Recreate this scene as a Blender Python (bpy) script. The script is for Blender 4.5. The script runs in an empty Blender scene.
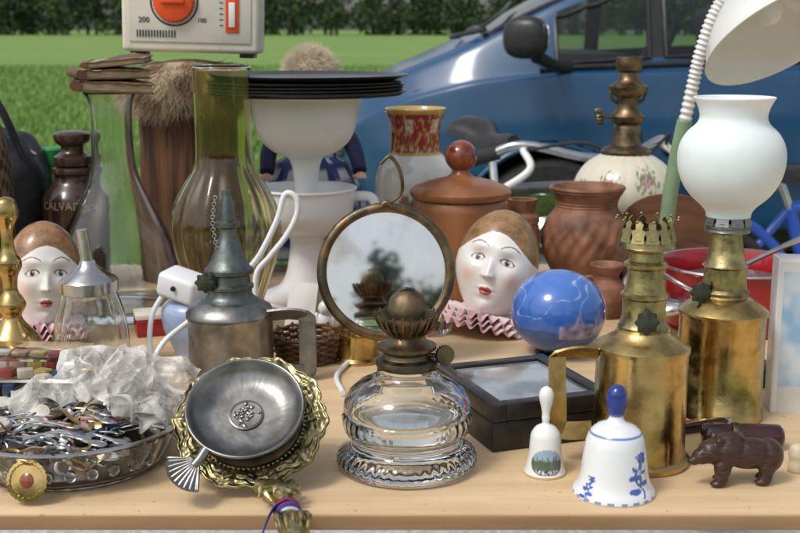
import bpy, math, random, bmesh
import numpy as np
from mathutils import Vector, Matrix, Euler, noise
random.seed(7); rng=np.random.default_rng(7)
TAU=math.tau; TZ=0.75
scene=bpy.context.scene
COL=scene.collection
R=math.radians

# ---------------------------------------------------------------- materials
def mat(name,c1,rough=.5,metal=0,c2=None,scale=30,detail=6,lo=.35,hi=.65,bump=0,bscale=None,bdist=.001,
        coat=0,trans=0,ior=1.45,rvar=0,attr=False,stretch=(1,1,1),sss=0,grime=None,gscale=12,glo=.5,ghi=.75,spec=None,alpha=1):
    m=bpy.data.materials.new(name); m.use_nodes=True
    nt=m.node_tree; N=nt.nodes; L=nt.links
    b=N['Principled BSDF']
    tc=N.new('ShaderNodeTexCoord'); mp=N.new('ShaderNodeMapping'); mp.inputs['Scale'].default_value=stretch
    L.new(tc.outputs['Object'],mp.inputs['Vector'])
    def nz(s,d=detail):
        n=N.new('ShaderNodeTexNoise'); n.inputs['Scale'].default_value=s; n.inputs['Detail'].default_value=d
        L.new(mp.outputs[0],n.inputs['Vector']); return n
    def rng_(n,a,z,o0=0,o1=1):
        r=N.new('ShaderNodeMapRange'); r.inputs[1].default_value=a; r.inputs[2].default_value=z
        r.inputs[3].default_value=o0; r.inputs[4].default_value=o1
        L.new(n.outputs[0],r.inputs[0]); return r
    def mix(f,a,bb):
        x=N.new('ShaderNodeMix'); x.data_type='RGBA'
        L.new(f.outputs[0],x.inputs[0])
        for v,i in ((a,6),(bb,7)):
            if isinstance(v,tuple): x.inputs[i].default_value=(*v,1)
            else: L.new(v,x.inputs[i])
        return x.outputs[2]
    col=None
    if attr:
        a=N.new('ShaderNodeAttribute'); a.attribute_name='Col'; col=a.outputs['Color']
    elif c2 is not None:
        col=mix(rng_(nz(scale),lo,hi),c1,c2)
    if grime is not None:
        col=mix(rng_(nz(gscale,9),glo,ghi),col if col is not None else c1,grime)
    if col is not None: L.new(col,b.inputs['Base Color'])
    else: b.inputs['Base Color'].default_value=(*c1,1)
    b.inputs['Metallic'].default_value=metal; b.inputs['Roughness'].default_value=rough
    if rvar: L.new(rng_(nz(scale*1.7),.3,.7,max(0.02,rough-rvar),min(1,rough+rvar)).outputs[0],b.inputs['Roughness'])
    b.inputs['IOR'].default_value=ior
    b.inputs['Transmission Weight'].default_value=trans
    b.inputs['Coat Weight'].default_value=coat; b.inputs['Coat Roughness'].default_value=.06
    b.inputs['Alpha'].default_value=alpha
    if sss:
        b.inputs['Subsurface Weight'].default_value=sss; b.inputs['Subsurface Scale'].default_value=.01
    if bump:
        bn=N.new('ShaderNodeBump'); bn.inputs['Strength'].default_value=bump; bn.inputs['Distance'].default_value=bdist
        L.new(nz(bscale or scale,8).outputs[0],bn.inputs['Height']); L.new(bn.outputs[0],b.inputs['Normal'])
    return m

M={}
M['brass']=mat('aged_brass',(.64,.46,.18),.24,1,c2=(.47,.33,.12),scale=45,bump=.25,bscale=160,bdist=.0006,rvar=.13,grime=(.16,.105,.045),gscale=28,glo=.52,ghi=.75)
M['brassd']=mat('dark_brass',(.26,.19,.11),.42,1,c2=(.12,.08,.045),scale=60,bump=.45,bscale=200,bdist=.0007,rvar=.14,grime=(.08,.09,.065),gscale=35,glo=.48,ghi=.7)
M['brasso']=mat('olive_brass',(.50,.41,.19),.33,1,c2=(.30,.24,.11),scale=90,bump=.4,bscale=150,bdist=.001,rvar=.1,grime=(.10,.09,.055),gscale=60)
M['castbrass']=mat('cast_brass',(.54,.46,.23),.34,1,c2=(.38,.32,.15),scale=50,bump=.5,bscale=90,bdist=.0015,rvar=.1,grime=(.08,.075,.04),gscale=70,glo=.47,ghi=.62)
M['rusty']=mat('rusty_brass',(.22,.155,.085),.55,.8,c2=(.11,.07,.04),scale=55,bump=.7,bscale=140,bdist=.001,rvar=.15,grime=(.16,.15,.09),gscale=40)
M['knob']=mat('oxidised_knob',(.10,.11,.08),.5,.85,c2=(.06,.06,.045),scale=90,bump=.6,bscale=180,bdist=.001)
M['pewter']=mat('pewter',(.34,.33,.31),.34,1,c2=(.22,.21,.20),scale=50,bump=.25,bscale=180,bdist=.0006,rvar=.1,grime=(.12,.12,.11),gscale=30,glo=.5,ghi=.75)
M['verdi']=mat('verdigris_pewter',(.20,.22,.20),.45,1,c2=(.12,.14,.135),scale=80,bump=.4,bscale=220,bdist=.0006,rvar=.1)
M['steel']=mat('steel',(.62,.62,.62),.22,1,c2=(.45,.45,.45),scale=60,rvar=.08)
M['mirror']=mat('mirror_glass',(.84,.84,.84),.03,1,c2=(.74,.75,.75),scale=20,grime=(.42,.34,.27),gscale=16,glo=.52,ghi=.75)
M['glass']=mat('clear_glass',(.96,.98,.98),.015,0,trans=1,ior=1.47)
M['glassthin']=mat('blown_glass',(.965,.985,.98),.02,0,trans=1,ior=1.46,bump=.2,bscale=14,bdist=.004,c2=(.94,.965,.96),scale=12)
M['amber']=mat('amber_glass',(.93,.87,.62),.05,0,trans=1,ior=1.42,c2=(.89,.82,.55),scale=12)
M['frost']=mat('frosted_opal_glass',(.86,.86,.85),.45,0,sss=.4,coat=.08,c2=(.80,.81,.81),scale=14)
M['porc']=mat('painted_porcelain',(.8,.8,.78),.16,attr=True,coat=.5)
M['mattpaint']=mat('painted_bisque',(.8,.8,.78),.3,attr=True,coat=.25)
M['matt']=mat('painted_matt',(.8,.8,.8),.6,attr=True)
M['whitepl']=mat('white_plastic',(.85,.85,.86),.3,c2=(.81,.81,.82),scale=18,grime=(.72,.71,.68),gscale=22,glo=.6,ghi=.9)
M['creampl']=mat('cream_plastic',(.76,.71,.60),.38,c2=(.70,.65,.53),scale=25,grime=(.5,.44,.33),gscale=30,glo=.58,ghi=.85)
M['orange']=mat('orange_plastic',(.80,.10,.02),.3,c2=(.72,.08,.02),scale=40)
M['black']=mat('black_plastic',(.018,.018,.02),.35,c2=(.03,.03,.03),scale=60,rvar=.1)
M['blackfelt']=mat('black_leather',(.012,.012,.016),.45,c2=(.03,.03,.035),scale=60,bump=.5,bscale=220,bdist=.001)
M['vinyl']=mat('vinyl',(.012,.012,.013),.28,c2=(.02,.02,.022),scale=80)
M['rubber']=mat('rubber',(.02,.02,.02),.8,c2=(.035,.033,.03),scale=60)
M['blackbox']=mat('black_lacquer_box',(.013,.012,.012),.33,c2=(.03,.026,.022),scale=50,rvar=.12,bump=.1,bscale=100,bdist=.0005)
M['boxglass']=mat('box_lid_glass',(.34,.36,.37),.08,0,c2=(.10,.11,.12),scale=14,coat=1,lo=.45,hi=.60)
M['wood']=mat('turned_wood',(.36,.145,.055),.38,c2=(.22,.08,.03),scale=22,stretch=(1,1,.25),coat=.25,bump=.15,bscale=90,bdist=.0006)
M['woodred']=mat('polished_red_wood',(.30,.07,.025),.2,c2=(.12,.02,.01),scale=70,coat=.6)
M['wooddk']=mat('dark_carved_wood',(.030,.014,.010),.33,c2=(.065,.027,.018),scale=90,stretch=(1,1,3),bump=.7,bscale=260,bdist=.0014,coat=.15)
M['woodrack']=mat('rack_wood',(.13,.055,.03),.45,c2=(.22,.10,.05),scale=18,stretch=(.3,1,3),bump=.3,bscale=60)
M['terra']=mat('brown_stoneware',(.29,.135,.075),.6,c2=(.18,.075,.04),scale=40,bump=.4,bscale=150,bdist=.001,grime=(.09,.04,.025),gscale=20)
M['bark']=mat('bark_wood',(.17,.075,.035),.75,c2=(.05,.022,.012),scale=18,stretch=(3,3,.35),bump=1,bscale=34,bdist=.008,grime=(.03,.015,.01),gscale=10)
M['leather']=mat('brown_leather',(.16,.07,.03),.5,c2=(.07,.03,.015),scale=35,bump=.5,bscale=160,bdist=.001,grime=(.34,.22,.12),gscale=30,glo=.55,ghi=.75)
M['pages']=mat('aged_paper',(.48,.38,.25),.9,c2=(.28,.2,.12),scale=60,stretch=(1,1,14))
M['redtin']=mat('red_enamel',(.40,.012,.02),.22,coat=.5,c2=(.28,.01,.015),scale=20,grime=(.12,.02,.02),gscale=30,glo=.6,ghi=.8)
M['darkred']=mat('wine_bakelite',(.05,.012,.012),.2,coat=.4,c2=(.025,.008,.008),scale=30)
M['cream']=mat('cream_bone',(.7,.6,.42),.4,c2=(.55,.45,.3),scale=40)
M['brownbottle']=mat('brown_glazed_stoneware',(.035,.018,.012),.25,coat=.4,c2=(.06,.03,.02),scale=30)
M['greenpl']=mat('green_plastic',(.02,.28,.06),.4,c2=(.02,.2,.05),scale=30)
M['fur']=mat('fur_fibres',(.62,.50,.34),.8,c2=(.25,.16,.09),scale=22,lo=.42,hi=.6)
M['hair']=mat('blonde_doll_hair',(.86,.78,.62),.6,c2=(.70,.58,.40),scale=60)
M['skin']=mat('doll_skin',(.72,.45,.34),.45,c2=(.66,.38,.28),scale=30,sss=.1)
M['bluepaint']=mat('blue_car_paint',(.004,.055,.145),.36,0,coat=.6,c2=(.006,.064,.160),scale=3,grime=(.02,.075,.145),gscale=5)
M['bluepaint'].node_tree.nodes['Principled BSDF'].inputs['Coat Roughness'].default_value=.10
M['bikeblue']=mat('blue_bike_paint',(.02,.09,.5),.25,coat=.8,c2=(.02,.08,.42),scale=10)
M['bikedark']=mat('dark_bike_paint',(.03,.03,.04),.3,coat=.6,c2=(.05,.05,.06),scale=20)
M['chrome']=mat('chrome',(.7,.7,.7),.12,1,c2=(.55,.55,.55),scale=40)
M['interior']=mat('car_interior_cloth',(.05,.05,.055),.8,c2=(.08,.08,.085),scale=30)
M['lampwhite']=mat('white_lamp_enamel',(.80,.79,.75),.28,coat=.3,c2=(.74,.73,.69),scale=10)
M['wicker']=mat('wicker_cane',(.20,.10,.04),.6,c2=(.08,.04,.02),scale=60,bump=.4,bscale=150)
M['paleblue']=mat('pale_blue_enamel',(.32,.42,.66),.25,coat=.4,c2=(.55,.6,.72),scale=25)
M['acryl']=mat('clear_acrylic',(.93,.94,.92),.06,trans=1,ior=1.2)
def film_mat():
    m=bpy.data.materials.new('polythene_film'); m.use_nodes=True; nt=m.node_tree; N=nt.nodes; L=nt.links
    for n in list(N): N.remove(n)
    o=N.new('ShaderNodeOutputMaterial'); t=N.new('ShaderNodeBsdfTransparent'); p=N.new('ShaderNodeBsdfPrincipled'); mx=N.new('ShaderNodeMixShader')
    p.inputs['Base Color'].default_value=(.84,.81,.77,1); p.inputs['Roughness'].default_value=.12
    t.inputs[0].default_value=(.97,.97,.96,1)
    tc=N.new('ShaderNodeTexCoord'); nz=N.new('ShaderNodeTexNoise'); nz.inputs['Scale'].default_value=32; nz.inputs['Detail'].default_value=5; nz.inputs['Distortion'].default_value=1.2
    L.new(tc.outputs['Object'],nz.inputs['Vector'])
    mr=N.new('ShaderNodeMapRange'); mr.inputs[1].default_value=.38; mr.inputs[2].default_value=.68; mr.inputs[3].default_value=.18; mr.inputs[4].default_value=.70
    L.new(nz.outputs[0],mr.inputs[0]); L.new(mr.outputs[0],mx.inputs[0]); L.new(t.outputs[0],mx.inputs[1]); L.new(p.outputs[0],mx.inputs[2]); L.new(mx.outputs[0],o.inputs[0])
    bp=N.new('ShaderNodeBump'); bp.inputs['Strength'].default_value=.8; bp.inputs['Distance'].default_value=.004
    L.new(nz.outputs[0],bp.inputs['Height']); L.new(bp.outputs[0],p.inputs['Normal'])
    return m
M['bag']=film_mat()

def wood_table(name,a,b2):
    m=mat(name,(.60,.40,.20),.42)
    nt=m.node_tree;N=nt.nodes;L=nt.links;b=N['Principled BSDF']
    tc=N.new('ShaderNodeTexCoord'); mp=N.new('ShaderNodeMapping'); mp.inputs['Scale'].default_value=(1.2,16,16)
    L.new(tc.outputs['Object'],mp.inputs[0])
    n=N.new('ShaderNodeTexNoise'); n.inputs['Scale'].default_value=3.5; n.inputs['Detail'].default_value=10; n.inputs['Distortion'].default_value=.6
    L.new(mp.outputs[0],n.inputs['Vector'])
    r=N.new('ShaderNodeValToRGB'); e=r.color_ramp.elements
    e[0].position=.3; e[0].color=(*a,1); e[1].position=.7; e[1].color=(*b2,1)
    L.new(n.outputs[0],r.inputs[0])
    n2=N.new('ShaderNodeTexNoise'); n2.inputs['Scale'].default_value=7; n2.inputs['Detail'].default_value=8
    L.new(tc.outputs['Object'],n2.inputs['Vector'])
    mr=N.new('ShaderNodeMapRange'); mr.inputs[1].default_value=.52; mr.inputs[2].default_value=.8; mr.inputs[4].default_value=.5
    L.new(n2.outputs[0],mr.inputs[0])
    x=N.new('ShaderNodeMix'); x.data_type='RGBA'; x.inputs[7].default_value=(.42,.30,.17,1)
    L.new(mr.outputs[0],x.inputs[0]); L.new(r.outputs[0],x.inputs[6])
    n3=N.new('ShaderNodeTexNoise'); n3.inputs['Scale'].default_value=160; n3.inputs['Detail'].default_value=3; L.new(tc.outputs['Object'],n3.inputs['Vector'])
    m3=N.new('ShaderNodeMapRange'); m3.inputs[1].default_value=.66; m3.inputs[2].default_value=.74; m3.inputs[4].default_value=.6; L.new(n3.outputs[0],m3.inputs[0])
    y=N.new('ShaderNodeMix'); y.data_type='RGBA'; y.inputs[7].default_value=(.25,.17,.10,1); L.new(m3.outputs[0],y.inputs[0]); L.new(x.outputs[2],y.inputs[6])
    L.new(y.outputs[2],b.inputs['Base Color'])
    mr2=N.new('ShaderNodeMapRange'); mr2.inputs[3].default_value=.28; mr2.inputs[4].default_value=.55
    L.new(n2.outputs[0],mr2.inputs[0]); L.new(mr2.outputs[0],b.inputs['Roughness'])
    bp=N.new('ShaderNodeBump'); bp.inputs['Strength'].default_value=.12; bp.inputs['Distance'].default_value=.001
    L.new(n.outputs[0],bp.inputs['Height']); L.new(bp.outputs[0],b.inputs['Normal'])
    return m
M['table']=wood_table('pale_beech_laminate',(.61,.425,.235),(.73,.54,.325))
M['tedge']=wood_table('table_edge_band',(.28,.155,.07),(.38,.23,.11))

# ---------------------------------------------------------------- mesh helpers
def group(name,loc=(0,0,0),rot=(0,0,0)):
    e=bpy.data.objects.new(name,None); e.location=loc; e.rotation_euler=rot; e.empty_display_size=.02
    COL.objects.link(e); return e
def mobj(name,verts,faces,m,par=None,smooth=True,cols=None,loc=(0,0,0),rot=(0,0,0),sharp=38):
    me=bpy.data.meshes.new(name); me.from_pydata([tuple(v) for v in verts],[],[tuple(f) for f in faces])
    if cols is not None:
        ca=me.color_attributes.new(name='Col',type='FLOAT_COLOR',domain='POINT')
        a=np.ones((len(verts),4),dtype=np.float32); a[:,:3]=np.array(cols,dtype=np.float32)
        ca.data.foreach_set('color',a.ravel())
    me.materials.append(M[m] if isinstance(m,str) else m)
    o=bpy.data.objects.new(name,me); COL.objects.link(o)
    o.location=loc; o.rotation_euler=rot
    if par: o.parent=par
    if smooth:
        me.shade_smooth()
        if sharp: me.set_sharp_from_angle(angle=R(sharp))
    return o
def catmull(pts,sub,closed=False):
    P=[np.array(p,float) for p in pts]; n=len(P); out=[]
    rngi=range(n) if closed else range(n-1)
    for i in rngi:
        if closed: p0,p1,p2,p3=P[i-1],P[i],P[(i+1)%n],P[(i+2)%n]
        else:
            p1,p2=P[i],P[i+1]; p0=P[i-1] if i>0 else 2*p1-p2; p3=P[i+2] if i+2<n else 2*p2-p1
        for s in range(sub):
            t=s/sub
            out.append(.5*((2*p1)+(-p0+p2)*t+(2*p0-5*p1+4*p2-p3)*t*t+(-p0+3*p1-3*p2+p3)*t**3))
    if not closed: out.append(P[-1])
    return out
def lathe(name,prof,m,par,k=.001,segs=64,sub=1,mod=None,paint=None,loc=(0,0,0),rot=(0,0,0),sharp=38):
    pts=prof if sub==1 else catmull(prof,sub)
    V=[];C=[];rings=[]
    for (r,h) in pts:
        r=max(r,0)
        if r<1e-4:
            rings.append([len(V)]); V.append((0,0,h*k))
            if paint: C.append(paint(0,h,r))
        else:
            ids=[]
            for j in range(segs):
                th=TAU*j/segs; rr=r+(mod(th,h,r) if mod else 0)
                ids.append(len(V)); V.append((rr*k*math.cos(th),rr*k*math.sin(th),h*k))
                if paint: C.append(paint(th,h,r))
            rings.append(ids)
    F=[]
    for a,b in zip(rings,rings[1:]):
        if len(a)==1 and len(b)==1: continue
        for j in range(segs):
            j2=(j+1)%segs
            if len(a)==1: F.append((a[0],b[j2],b[j]))
            elif len(b)==1: F.append((a[j],a[j2],b[0]))
            else: F.append((a[j],a[j2],b[j2],b[j]))
    return mobj(name,V,F,m,par,cols=C if paint else None,loc=loc,rot=rot,sharp=sharp)
def tube(name,pts,rad,m,par,seg=10,sub=6,closed=False,cap=True,loc=(0,0,0),rot=(0,0,0),section=None,up=None):
    n0=len(pts)
    rads=rad if hasattr(rad,'__len__') else [rad]*n0
    Q=[np.array([*p,r]) for p,r in zip(pts,rads)]
    if sub>1: Q=catmull(Q,sub,closed)
    P=[Vector(q[:3]) for q in Q]; Rr=[abs(q[3]) for q in Q]; n=len(P)
    if section is None: section=[(math.cos(TAU*j/seg),math.sin(TAU*j/seg)) for j in range(seg)]
    S=len(section)
    V=[];prev=None
    for i in range(n):
        a=P[i-1] if (i>0 or closed) else P[i]; b=P[(i+1)%n] if (i<n-1 or closed) else P[i]
        T=(b-a).normalized() if (b-a).length>1e-9 else Vector((0,0,1))
        if up is not None: U=Vector(up)-T*T.dot(Vector(up)); U.normalize()
        elif prev is None:
            U=T.orthogonal().normalized()
        else:
            U=prev-T*T.dot(prev); U.normalize()
        prev=U; W=T.cross(U)
        for s,t in section: V.append(P[i]+(W*s+U*t)*Rr[i])
    F=[]
    for i in range(n if closed else n-1):
        i2=(i+1)%n
        for j in range(S):
            j2=(j+1)%S; F.append((i*S+j,i*S+j2,i2*S+j2,i2*S+j))
    if cap and not closed:
        F.append(tuple(range(S-1,-1,-1))); F.append(tuple((n-1)*S+j for j in range(S)))
    return mobj(name,V,F,m,par,loc=loc,rot=rot,sharp=50)
def torus(name,R0,r0,m,par,loc=(0,0,0),rot=(0,0,0),seg=48,rs=10,arc=TAU):
    n=seg; pts=[(R0*math.cos(arc*i/n),R0*math.sin(arc*i/n),0) for i in range(n if arc>=TAU-.01 else n+1)]
    return tube(name,pts,r0,m,par,seg=rs,sub=1,closed=arc>=TAU-.01,loc=loc,rot=rot)
def box(name,size,m,par,loc=(0,0,0),rot=(0,0,0),bev=.0015,seg=2,taper=1):
    bm=bmesh.new(); bmesh.ops.create_cube(bm,size=1)
    for v in bm.verts:
        f=taper if v.co.z>0 else 1
        v.co=Vector((v.co.x*size[0]*f,v.co.y*size[1]*f,v.co.z*size[2]))
    if bev: bmesh.ops.bevel(bm,geom=bm.edges[:],offset=bev,segments=seg,profile=.5,affect='EDGES')
    me=bpy.data.meshes.new(name); bm.to_mesh(me); bm.free()
    me.materials.append(M[m] if isinstance(m,str) else m); me.shade_smooth(); me.set_sharp_from_angle(angle=R(35))
    o=bpy.data.objects.new(name,me); COL.objects.link(o); o.location=loc; o.rotation_euler=rot
    if par:o.parent=par
    return o
def ell(name,radii,m,par,loc=(0,0,0),rot=(0,0,0),nu=40,nv=24,mod=None,paint=None,p=1):
    V=[];C=[]
    sg=lambda x:math.copysign(abs(x)**p,x)
    for i in range(nv+1):
        th=math.pi*i/nv
        for j in range(nu):
            ph=TAU*j/nu
            d=(sg(math.sin(th))*sg(math.cos(ph)),sg(math.sin(th))*sg(math.sin(ph)),sg(math.cos(th)))
            f=1+(mod(d) if mod else 0)
            V.append((d[0]*radii[0]*f,d[1]*radii[1]*f,d[2]*radii[2]*f))
            if paint: C.append(paint(d))
    F=[]
    for i in range(nv):
        for j in range(nu):
            j2=(j+1)%nu
            F.append((i*nu+j,(i+1)*nu+j,(i+1)*nu+j2,i*nu+j2))
    return mobj(name,V,F,m,par,cols=C if paint else None,loc=loc,rot=rot,sharp=None)
def blob(name,parts,voxel,m,par,loc=(0,0,0),rot=(0,0,0),smooth=2):
    """union of ellipsoids (centre, radii, rot) fused to one skin by voxel remesh"""
    bm=bmesh.new()
    for c,r,*ro in parts:
        mt=Matrix.Translation(Vector(c))@(Euler(ro[0]).to_matrix().to_4x4() if ro else Matrix())@Matrix.Diagonal((*r,1))
        bmesh.ops.create_uvsphere(bm,u_segments=20,v_segments=14,radius=1,matrix=mt)
    me=bpy.data.meshes.new(name); bm.to_mesh(me); bm.free()
    me.materials.append(M[m]); o=bpy.data.objects.new(name,me); COL.objects.link(o)
    o.location=loc;o.rotation_euler=rot
    if par:o.parent=par
    rm=o.modifiers.new('r','REMESH'); rm.mode='VOXEL'; rm.voxel_size=voxel; rm.use_smooth_shade=True
    sm=o.modifiers.new('s','SMOOTH'); sm.iterations=smooth; sm.factor=.5
    return o
def plate(name,outline,th,m,par,loc=(0,0,0),rot=(0,0,0),bev=0):
    """2D outline in XZ, extruded in Y"""
    n=len(outline)
    V=[(x,-th/2,z) for x,z in outline]+[(x,th/2,z) for x,z in outline]
    F=[tuple(range(n)),tuple(range(2*n-1,n-1,-1))]+[(j,j+n,(j+1)%n+n,(j+1)%n) for j in range(n)]
    return mobj(name,V,F,m,par,loc=loc,rot=rot,sharp=30)
def text_mesh(name,s,size,m,par,loc=(0,0,0),rot=(0,0,0),bend=None,depth=.0003):
    cu=bpy.data.curves.new(name,'FONT'); cu.body=s; cu.size=size; cu.extrude=depth; cu.align_x='CENTER'; cu.align_y='CENTER'
    tmp=bpy.data.objects.new('tmp',cu); COL.objects.link(tmp); bpy.context.view_layer.update()
    dg=bpy.context.evaluated_depsgraph_get()
    me=bpy.data.meshes.new_from_object(tmp.evaluated_get(dg)); bpy.data.objects.remove(tmp)
    if bend:
        for v in me.vertices:
            a=v.co.x/bend; rr=bend+v.co.z
            v.co=Vector((rr*math.sin(a),-rr*math.cos(a),v.co.y))
    me.materials.clear(); me.materials.append(M[m])
    o=bpy.data.objects.new(name,me); COL.objects.link(o); o.location=loc;o.rotation_euler=rot;o.parent=par
    return o
def strands(name,n,root,direc,length,rad,m,par,curl=.3,loc=(0,0,0)):
    V=[];F=[]
    for i in range(n):
        p=Vector(root(i)); d=Vector(direc(p)).normalized(); side=d.orthogonal().normalized()
        L=length*random.uniform(.6,1.2); base=len(V); K=5
        ax=Vector((random.gauss(0,1),random.gauss(0,1),random.gauss(0,1)))*curl
        for s in range(K):
            w=rad*(1-s/(K-.8)); q=p.copy()
            for a in (0,1,2):
                dd=side*math.cos(TAU*a/3)+d.cross(side)*math.sin(TAU*a/3)
                V.append(q+dd*w)
            d=(d+ax*.35+Vector((0,0,-.12))).normalized(); p=p+d*L/K
        for s in range(K-1):
            for a in range(3):
                F.append((base+s*3+a,base+s*3+(a+1)%3,base+s*3+3+(a+1)%3,base+s*3+3+a))
    return mobj(name,V,F,m,par,loc=loc,sharp=None)
def fn(x,y,z): return noise.noise(Vector((x,y,z)))

# ================================================================= SETTING
def gmat(name,cols,scales,bump):
    m=bpy.data.materials.new(name); m.use_nodes=True; nt=m.node_tree;N=nt.nodes;L=nt.links;b=N['Principled BSDF']
    b.inputs['Roughness'].default_value=.9; b.inputs['Specular IOR Level'].default_value=.2
    tc=N.new('ShaderNodeTexCoord'); last=None
    for i,(c1,c2) in enumerate(cols):
        n=N.new('ShaderNodeTexNoise'); n.inputs['Scale'].default_value=scales[i]; n.inputs['Detail'].default_value=8
        L.new(tc.outputs['Object'],n.inputs['Vector'])
        mr=N.new('ShaderNodeMapRange'); mr.inputs[1].default_value=.38; mr.inputs[2].default_value=.62; L.new(n.outputs[0],mr.inputs[0])
        x=N.new('ShaderNodeMix'); x.data_type='RGBA'; x.inputs[6].default_value=(*c1,1); x.inputs[7].default_value=(*c2,1)
        L.new(mr.outputs[0],x.inputs[0])
        if last is not None:
            y=N.new('ShaderNodeMix'); y.data_type='RGBA'; y.inputs[0].default_value=.5
            L.new(last,y.inputs[6]); L.new(x.outputs[2],y.inputs[7]); last=y.outputs[2]
        else: last=x.outputs[2]
        if i==len(cols)-1 and bump:
            bp=N.new('ShaderNodeBump'); bp.inputs['Strength'].default_value=bump; bp.inputs['Distance'].default_value=.02
            L.new(n.outputs[0],bp.inputs['Height']); L.new(bp.outputs[0],b.inputs['Normal'])
    L.new(last,b.inputs['Base Color']); return m
M['field']=gmat('meadow',[((.145,.255,.055),(.20,.31,.075)),((.12,.22,.05),(.25,.34,.10))],[.12,3.0],.5)
M['gravel']=gmat('gravel',[((.50,.49,.47),(.42,.41,.39)),((.35,.34,.32),(.62,.61,.58))],[2,60],.6)
M['blade']=mat('grass_blades',(.13,.25,.045),.6,c2=(.23,.34,.085),scale=1.3)
M['leaf']=mat('leaves',(.024,.055,.016),.7,c2=(.065,.115,.032),scale=.16,detail=5,lo=.4,hi=.65)
M['trunk']=mat('trunk_bark',(.08,.07,.05),.9,c2=(.04,.035,.025),scale=4)
mobj('ground',[(-900,-300,0),(900,-300,0),(900,1500,0),(-900,1500,0)],[(0,1,2,3)],'field',smooth=False)
mobj('gravel_path',[(-6,-4,.004),(6,-4,.004),(6,2.95,.004),(-6,2.95,.004)],[(0,1,2,3)],'gravel',smooth=False)
def grass():
    n=90000
    y=3.0+ (rng.random(n)**1.5)*34
    x=(rng.random(n)*2-1)*(y*.42+.5)
    h=.05+.09*rng.random(n); w=.004+.006*rng.random(n)+.0006*y
    a=rng.random(n)*TAU; lx=rng.normal(0,.035,n); ly=rng.normal(0,.035,n)
    V=np.zeros((n,3,3)); dx=np.cos(a)*w; dy=np.sin(a)*w
    V[:,0]=np.stack([x-dx,y-dy,0*x],1);V[:,1]=np.stack([x+dx,y+dy,0*x],1);V[:,2]=np.stack([x+lx,y+ly,h],1)
    me=bpy.data.meshes.new('grass'); F=np.arange(n*3).reshape(n,3)
    me.from_pydata(V.reshape(-1,3).tolist(),[],F.tolist()); me.materials.append(M['blade'])
    o=bpy.data.objects.new('grass',me); COL.objects.link(o)
grass()
def trees():
    V=[];F=[];mi=[]
    def quad(c,s):
        a=rng.normal(0,1,3); a/=np.linalg.norm(a); b=rng.normal(0,1,3); b-=a*b.dot(a); b/=np.linalg.norm(b)
        i=len(V); c=np.array(c)
        V.extend([c-a*s-b*s*.6,c+a*s-b*s*.5,c+a*s*.7+b*s,c-a*s*.8+b*s*.7]); F.append((i,i+1,i+2,i+3)); mi.append(0)
    for row,(ybase,nT) in enumerate([(232,44),(244,40),(262,36)]):
        for t in range(nT):
            x=-135+270*(t+random.uniform(-.4,.4))/nT; y=ybase+random.uniform(-6,6)
            H=random.uniform(12,19); rw=random.uniform(3.5,6)
            i=len(V); sg=6
            for zz,rr in ((0,.38),(H*.45,.25),(H*.85,.08)):
                for j in range(sg): V.append(np.array((x+rr*math.cos(TAU*j/sg),y+rr*math.sin(TAU*j/sg),zz)))
            for q in range(2):
                for j in range(sg):
                    F.append((i+q*sg+j,i+q*sg+(j+1)%sg,i+(q+1)*sg+(j+1)%sg,i+(q+1)*sg+j)); mi.append(1)
            low=random.uniform(.03,.2)
            for c in range(26):
                u=random.random()**1.4; zz=H*(low+(1-low)*u); f=.55+.45*math.sin(math.pi*min(1,u*.9+.05))
                if u>.8: f*=(1-u)/.2*.8+.2
                an=random.uniform(0,TAU); rr=rw*f*random.uniform(.2,1)
                cc=(x+rr*math.cos(an),y+rr*math.sin(an),zz); cs=random.uniform(.8,1.9)
                for q in range(32):
                    d=rng.normal(0,1,3); d=d/np.linalg.norm(d)*cs*random.uniform(.4,1.08)
                    p=np.array(cc)+d; p[2]=max(p[2],.2)
                    quad(p,random.uniform(.16,.42))
    for t in range(420): # understorey behind the front row closes the gaps
        x=random.uniform(-135,135); y=random.uniform(250,270); s=random.uniform(1.2,2.6); zc=random.uniform(.8,6.5)
        for q in range(34):
            d=rng.normal(0,1,3); d=d/np.linalg.norm(d)*s*random.uniform(.5,1.05)
            quad((x+d[0]*1.3,y+d[1],max(.2,zc+d[2])),random.uniform(.22,.5))
    me=bpy.data.meshes.new('added_reflection_trees'); me.from_pydata([tuple(v) for v in V],[],F)
    me.materials.append(M['leaf']); me.materials.append(M['trunk']); me.polygons.foreach_set('material_index',mi)
    o=bpy.data.objects.new('added_reflection_trees',me); COL.objects.link(o)
    refl_trees=bpy.data.objects.new('added_reflection_trees',me); COL.objects.link(refl_trees); refl_trees.rotation_euler=(0,0,math.pi); refl_trees.location=(0,140,0)  # unseen copy added behind the camera, darkens the horizon in metal and glass reflections
trees()
# ---------------------------------------------------------------- table
T=group('folding_table',(0,0,0))
box('table_top',(2.3,1.03,.0135),'table',T,(0,1.408,TZ-.00675),bev=.002)
box('edge_band',(2.302,.003,.0112),'tedge',T,(0,.8912,TZ-.0074),bev=.0006)
for sx in (-.95,.95):
    for sy in (1.0,1.8): box('leg',(.04,.04,.732),'tedge',T,(sx,sy,.368),bev=.003)
box('rear_apron',(1.86,.02,.07),'tedge',T,(0,1.8,.70),bev=.002)

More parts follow.
